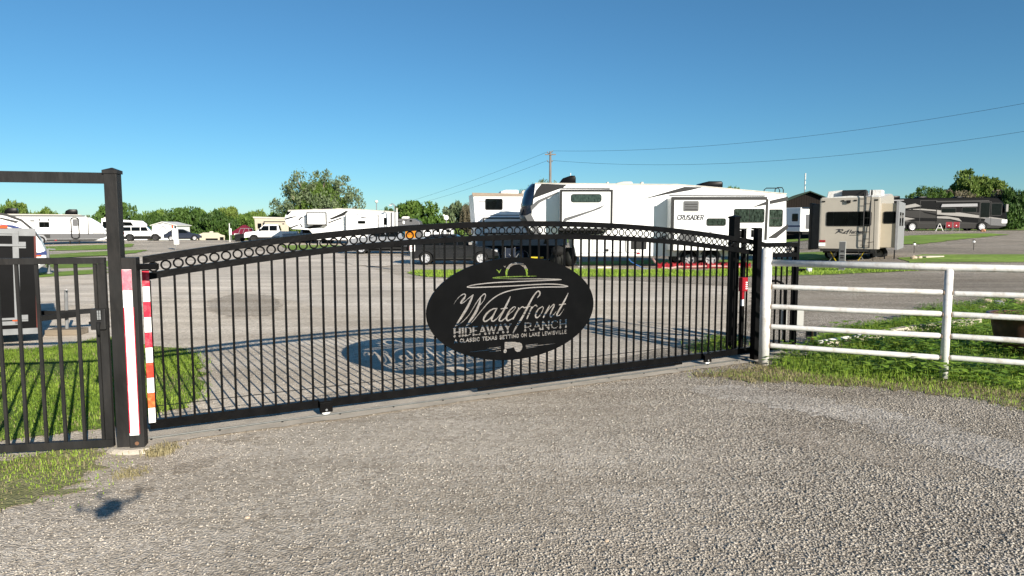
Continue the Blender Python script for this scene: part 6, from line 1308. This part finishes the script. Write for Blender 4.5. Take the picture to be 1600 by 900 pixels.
# hook-up pedestal before the tan camper
p = G(1315, 423); pd = thing('hookup_pedestal', 'electrical hook-up pedestal, front painted grey as shade, in grass before the tan camper', 'pedestal', p, radians(-28)); k = p.y / FPX; H_ = D(0, 377, p.y).z - p.z
MB().box(-.12, -.09, 0, .12, .09, H_, .008).obj('cabinet', GBOX, pd); MB().box(-.108, -.0975, H_ * .58, .108, -.0905, H_ - .02, .003).obj('panel_door', GREYP, pd); MB().box(-.108, -.0965, .04, .108, -.0905, H_ * .56, .003).obj('lower_panel', GREYP, pd)  # front panels darker than the cabinet, painting shade onto that face
for z in (.42, .50, .64): MB().box(-.06, -.105, H_ * z, .06, -.0977, H_ * z + .06, .002).obj('outlet', DKGREY, pd)
p = G(1238, 391); pd = thing('hookup_pedestal', 'small grey pedestal near the rear corner of the long white camper', 'pedestal', (p.x, p.y, p.z)); MB().box(-.16, -.1, 0, .16, .1, .6, .02).obj('cabinet', GBOX, pd); MB().box(-.12, -.108, .2, .12, -.1005, .5).obj('panel_door', GREYP, pd)
for px, py, l in ((1428, 396, 'tiny solar path light at the edge of the pale slab road'), (1521, 391, 'tiny solar path light farther along beside the mown strip')):
    p = G(px, py); sl = thing('path_light', l, 'path light', p, 0, 'solar path lights'); MB().tube([(0, 0, 0), (0, 0, .42)], .012, 6).obj('stem', DARK, sl); MB().lathe([(0, .42), (.07, .44), (.07, .52), (0, .56)], 10, 'z').obj('lamp_head', TAPEW, sl, True); MB().lathe([(0, .56), (.08, .565), (0, .62)], 10, 'z').obj('cap', DARK, sl, True)
o = MB().box(-.75, -.3, 0, .75, .3, .07, .02).obj('paving_slab', CONC); o.location = G(1452, 402); o.rotation_euler.z = .5; tag(o, 'pale concrete slab at the end of the grass strip beside the tan camper', 'slab')
for i, (px, py, r, l) in enumerate(((1428, 405, .16, 'pale rubble chunk beside the concrete slab'), (1437, 404, .12, 'smaller pale rubble chunk touching the concrete slab'), (1536, 362, .3, 'orange tinted rock beside the coach front wheel'))):
    o = MB().blob((0, 0, r * .4), r, r * .8, r * .6, .2, 2, 30 + i).obj('rock', ROCK if i < 2 else mat('orange_rock', (.45, .22, .12), .9, bump=.5)); o.location = G(px, py); tag(o, l, 'rock')
p = G(1264, 427); bu = thing('bucket', 'small white bucket in the grass before the tan camper', 'bucket', p); MB().lathe([(0, 0), (.09, 0), (.11, .2), (.105, .2), (.08, .02), (0, .02)], 14, 'z').obj('pail', WHITEP, bu, True); MB().torus((0, 0, .2), .1, .006, 14, 4, 'y').obj('handle', GALV, bu)
co = MB()
for k in range(4): pts = [(cos(t) * (.22 + .03 * k), sin(t) * (.22 + .03 * k), .03 + .03 * k) for t in np.linspace(0, 6.2, 18)]; co.tube(pts, .018, 6)
o = co.obj('coiled_hose', DARK, None, True); o.location = G(1251, 426); tag(o, 'coiled dark hose in the grass near the white bucket', 'hose')
# camera drone above the drive: its shadow lies on the gravel by the verge
dr = thing('camera_drone', 'small grey camera drone hovering over the gravel drive, source of the dark shadow spot', 'drone', (.146, -.242, CAM_H + .08), 0); dr.scale = (.72, .72, .8)
MB().prism([(-.05, -.04), (.05, -.04), (.06, .0), (.045, .045), (-.045, .045), (-.06, 0)], -.13, .12, .01).obj('body', DKGREY, dr)
for sx in (-1, 1):
    for sy, l in ((1, .17), (-1, .15)):
        x, y = sx * .19, sy * l; MB().tube([(sx * .04, sy * .08, .02), (x, y, .035)], [.014, .010], 8).obj('arm', DKGREY, dr); mo = MB().lathe([(0, .0), (.018, 0), (.018, .04), (0, .045)], 12, 'z', (x, y, .03)).obj('motor', DARK, dr, True)
        pr_ = MB(); an_ = .6 + sx * .9 + sy * .5
        for q in (0, pi): pr_.loft([[(x + cos(an_ + q) * r_ - sin(an_ + q) * w_, y + sin(an_ + q) * r_ + cos(an_ + q) * w_, .078 + zz) for w_, zz in ((-h, .002), (h, .004), (h, .006), (-h, .004))] for r_, h in ((.008, .006), (.05, .014), (.12, .006))])
        pr_.obj('propeller', DARK, dr)
# debris on the gravel
for i, (px, py, r, l) in enumerate(((948, 846, .014, 'small white stone lying alone on the gravel near the road centre'), (1040, 672, .012, 'tiny pale stone on the gravel toward the gate'), (386, 810, .018, 'flat pale stone chip on gravel near the drone shadow'))):
    o = MB().blob((0, 0, r * .4), r, r * .8, r * .6, .2, 2, 60 + i).obj('rock', ROCK); o.location = G(px, py); tag(o, l, 'rock')

# ================================================================ TREES
CR = {}
def crown_mesh(kind, seed, m):
    key = (kind, seed, m.name)
    if key in CR: return CR[key]
    r = np.random.default_rng(100 + seed); V = []; C = []
    nclump, nleaf, size, rad = {'dome': (34, 190, .052, (.20, .36)), 'tall': (38, 180, .050, (.17, .31)), 'airy': (230, 85, .021, (.06, .155)), 'shrub': (26, 170, .065, (.22, .38)), 'big': (95, 140, .034, (.12, .25))}[kind]
    for i in range(nclump):
        while True:
            q = r.uniform(-1, 1, 3); q[2] = r.uniform(.05, 1)
            d = q[0] ** 2 + q[1] ** 2 + ((q[2] - .42) / .58 if q[2] > .42 else (q[2] - .42) / .5) ** 2
            if (.25 if kind != 'airy' else .1) < d < (.92 if kind != 'big' else .8): break
        R_ = r.uniform(*rad); c = q * np.array([1 - R_ * .55, 1 - R_ * .55, 1 - R_ * .5]); c[2] = max(c[2], .08 if kind == 'shrub' else .2); C.append((c, R_))
    lf = []
    for c, R_ in C:
        n = int(nleaf * r.uniform(.7, 1.3)); u = r.normal(size=(n, 3)); u /= np.linalg.norm(u, axis=1)[:, None]; rr_ = R_ * r.random(n) ** .38
        P = c + u * rr_[:, None] * np.array([1, 1, .55 if kind != 'airy' else .8]); lf.append(P)
    P = np.concatenate(lf); P[:, 2] = np.clip(P[:, 2], .02, 1.02); n = len(P)
    a = r.normal(size=(n, 3)); a /= np.linalg.norm(a, axis=1)[:, None]; b = r.normal(size=(n, 3)); b -= (a * b).sum(1)[:, None] * a; b /= np.linalg.norm(b, axis=1)[:, None]
    s = size * r.uniform(.55, 1.35, n)[:, None]; k = r.uniform(.35, .8, n)[:, None]
    V = np.stack([P - a * s, P + b * s * k, P + a * s * 1.1, P - b * s * k * .8], 1).reshape(-1, 3)
    me = bpy.data.meshes.new('crown'); me.from_pydata(V.tolist(), [], (np.arange(n)[:, None] * 4 + np.arange(4)).tolist()); me.materials.append(m)
    tm = MB(); top = .55 if kind in ('dome', 'shrub') else .7; w0 = .045
    tm.tube([(0, 0, -.12), (.02, .01, .12), (-.02, .02, .35), (.01, 0, top)], [w0 * 1.25, w0, w0 * .7, w0 * .25], 8)
    for c, R_ in C[:: (3 if kind != 'airy' else 2)]:
        z0 = min(.5, max(.1, c[2] * .5)); tm.tube([(0, 0, z0), tuple(c * .5 + np.array([0, 0, z0 * .45])), tuple(c)], [w0 * .5, w0 * .3, w0 * .1], 5, False)
    CR[key] = (me, tm); return CR[key]
TRK = {}
def tree(px, top, hw, d, kind, seed, m, label, group, bark=None, name='tree', sink=.0, cat='tree'):
    p = D(px, top, d); z = T(p.x, d); h = p.z - z; R_ = hw * d / FPX
    t = thing(name, label, cat, (p.x, d, z), random.uniform(0, 6.28), group); me, tm = crown_mesh(kind, seed, m)
    lift = .0 if kind in ('shrub',) else h * .10
    c = link('crown', me, t, (0, 0, lift)); c.scale = (R_, R_, (h - lift) / 1.0)
    bk = bark or BARK; kk = (kind, seed, m.name, bk.name)
    if kk not in TRK: TRK[kk] = tm.mesh('trunk', bk, True)
    k = link('trunk', TRK[kk], t, (0, 0, lift)); k.scale = (min(R_, h * .7), min(R_, h * .7), (h - lift))
    return t
GW = 'trees along the west edge of the park'
tree(-42, 288, 44, 108, 'dome', 1, LEAF_DK, 'dark tree at the very west end of the tree line', GW)
for px, tp, hw, k, s, m, l in ((4, 297, 22, 'tall', 1, LEAF_MD, 'taller dark tipped tree above the white trailer with the blue swoosh'), (36, 303, 32, 'dome', 2, LEAF_LT, 'bright green bushy tree behind the roof unit of the white travel trailer'),
        (72, 315, 30, 'dome', 3, LEAF_LT, 'bright green low tree above the middle of the white travel trailer'), (106, 320, 28, 'dome', 1, LEAF_LT, 'light green low tree above the trailer entry door'), (139, 326, 26, 'shrub', 2, LEAF_LT, 'low light green tree at the trailer front, before the dark oak'),
        (186, 308, 38, 'dome', 4, LEAF_DK, 'dark oak directly behind the tall black post'), (229, 319, 27, 'dome', 5, LEAF_DK, 'dark oak between the tall post and the white shed'), (284, 313, 42, 'dome', 2, LEAF_DK, 'widest dark oak with pale trunk behind the white shed'),
        (337, 319, 34, 'dome', 3, LEAF_DK, 'dark oak behind the cream camper roof'), (376, 319, 32, 'dome', 1, LEAF_MD, 'mid green tree behind the maroon canopy'), (412, 320, 30, 'dome', 5, LEAF_MD, 'mid green tree behind the beige camper')):
    tree(px, tp, hw, 112 + (px % 7), k, s, m, l, GW, PALEBARK if px in (284, 337) else None)
for i, (px, tp) in enumerate(((205, 322), (255, 318), (310, 317), (355, 316), (395, 316), (432, 320))): tree(px, tp, 34, 126 + 3 * (i % 3), 'dome', 1 + i % 5, LEAF_LT if i > 2 else LEAF_MD, 'light green tree in the second row behind the dark oaks', 'second row trees behind the dark oaks')
tree(493, 257, 76, 106, 'airy', 1, LEAF_GR, 'big airy grey green tree standing taller than the others over the distant camper', GW, PALEBARK)
tree(497, 276, 52, 105, 'airy', 2, LEAF_MD, 'thin leafy green tree growing inside the big airy tree', GW)
for px, tp, hw, l in ((452, 318, 34, 'leafy green shrub at the foot of the big airy tree, nearest the beige camper'), (505, 312, 40, 'leafy green shrub below the middle of the big airy tree'), (556, 320, 38, 'leafy green shrub at the foot of the big airy tree, toward the lamp pole')): tree(px, tp, hw, 102, 'shrub', 1 + px % 3, LEAF_MD, l, 'shrubs below the airy tree', name='shrub', cat='shrub')
for px, tp, hw, d, k, s, m, l in ((607, 317, 14, 98, 'tall', 2, LEAF_DK, 'narrow dark tree beside the curved lamp post'), (651, 307, 44, 92, 'dome', 4, LEAF_MD, 'round dense green tree behind the grey camper'), (715, 304, 27, 94, 'tall', 3, LEAF_GR, 'grey green upright tree beside the trailer with the tan roof edge'), (734, 313, 20, 92, 'airy', 3, LEAF_BR, 'brownish thin tree touching the trailer with the tan roof edge'), (700, 335, 26, 88, 'shrub', 1, LEAF_MD, 'low green shrub between the round tree and the trailer with tan roof edge'), (586, 330, 20, 99, 'shrub', 3, LEAF_DK, 'low dark shrub behind the lamp pole with white top'),
        (846, 273, 46, 100, 'airy', 1, LEAF_GR, 'thin grey tree behind the utility pole'), (1076, 281, 34, 88, 'dome', 2, LEAF_MD, 'green tree top just above the camper roof between its roof units'), (1146, 282, 26, 86, 'dome', 4, LEAF_MD, 'green tree top just beside the rear roof unit of the long camper')): tree(px, tp, hw, d, k, s, m, l, 'trees behind the campers')
for px, tp, hw, d, k, s, m, l in ((1452, 288, 42, 104, 'airy', 2, LEAF_MD, 'loose green tree with open branches at the west side of the coach trees'), (1462, 296, 26, 106, 'dome', 3, LEAF_MD, 'green tree behind the loose branches above the coach'), (1525, 256, 50, 118, 'big', 3, LEAF_LT, 'tallest bright green tree above the motor coach'), (1529, 266, 40, 121, 'dome', 4, LEAF_LT, 'bright green tree filling in just behind the tallest one above the motor coach'), (1490, 290, 38, 110, 'tall', 4, LEAF_BR, 'brown budding tree below the tallest green tree'), (1548, 291, 40, 112, 'tall', 5, LEAF_BR, 'brown green tree behind the coach front'), (1592, 278, 26, 108, 'dome', 5, LEAF_DK, 'dark tree beyond the small white box trailer'), (1640, 272, 36, 112, 'dome', 1, LEAF_DK, 'dark tree at the far east end of the tree line'), (1570, 308, 28, 105, 'shrub', 2, LEAF_DK, 'dark shrub behind the nose of the motor coach'), (1420, 303, 20, 110, 'shrub', 1, LEAF_MD, 'low green shrub peeking above the tail of the motor coach')): tree(px, tp, hw, d, k, s, m, l, 'trees behind the motor coach')
for i, px in enumerate([-120, -60, 0, 60, 590, 630, 690, 745, 1380, 1440, 1560, 1620, 1680, 1740]): tree(px + random.uniform(-14, 14), 338 + random.uniform(-4, 4), 48, 150 + random.uniform(-8, 12), 'dome', 1 + i % 5, (LEAF_MD, LEAF_DK, LEAF_LT)[i % 3], 'far tree in the low green row at the horizon', 'low far trees along the horizon')

for i in range(18):
    a = radians(205 + i * 7.6 + random.uniform(-2, 2)); d_ = random.uniform(52, 70); x, y = d_ * cos(a), d_ * sin(a)
    R_, h = random.uniform(4, 6), random.uniform(6, 9); t = thing('tree', 'roadside tree outside the gate, behind the viewpoint, mirrored in the camper windows', 'tree', (x, y, 0), random.uniform(0, 6), 'roadside trees outside the gate')
    me, tm = crown_mesh('dome', 1 + i % 5, LEAF_MD); c = link('crown', me, t, (0, 0, .4)); c.scale = (R_, R_, h); k = link('trunk', TRK[('dome', 1, LEAF_DK.name, BARK.name)], t, (0, 0, .4)); k.scale = (R_, R_, h)
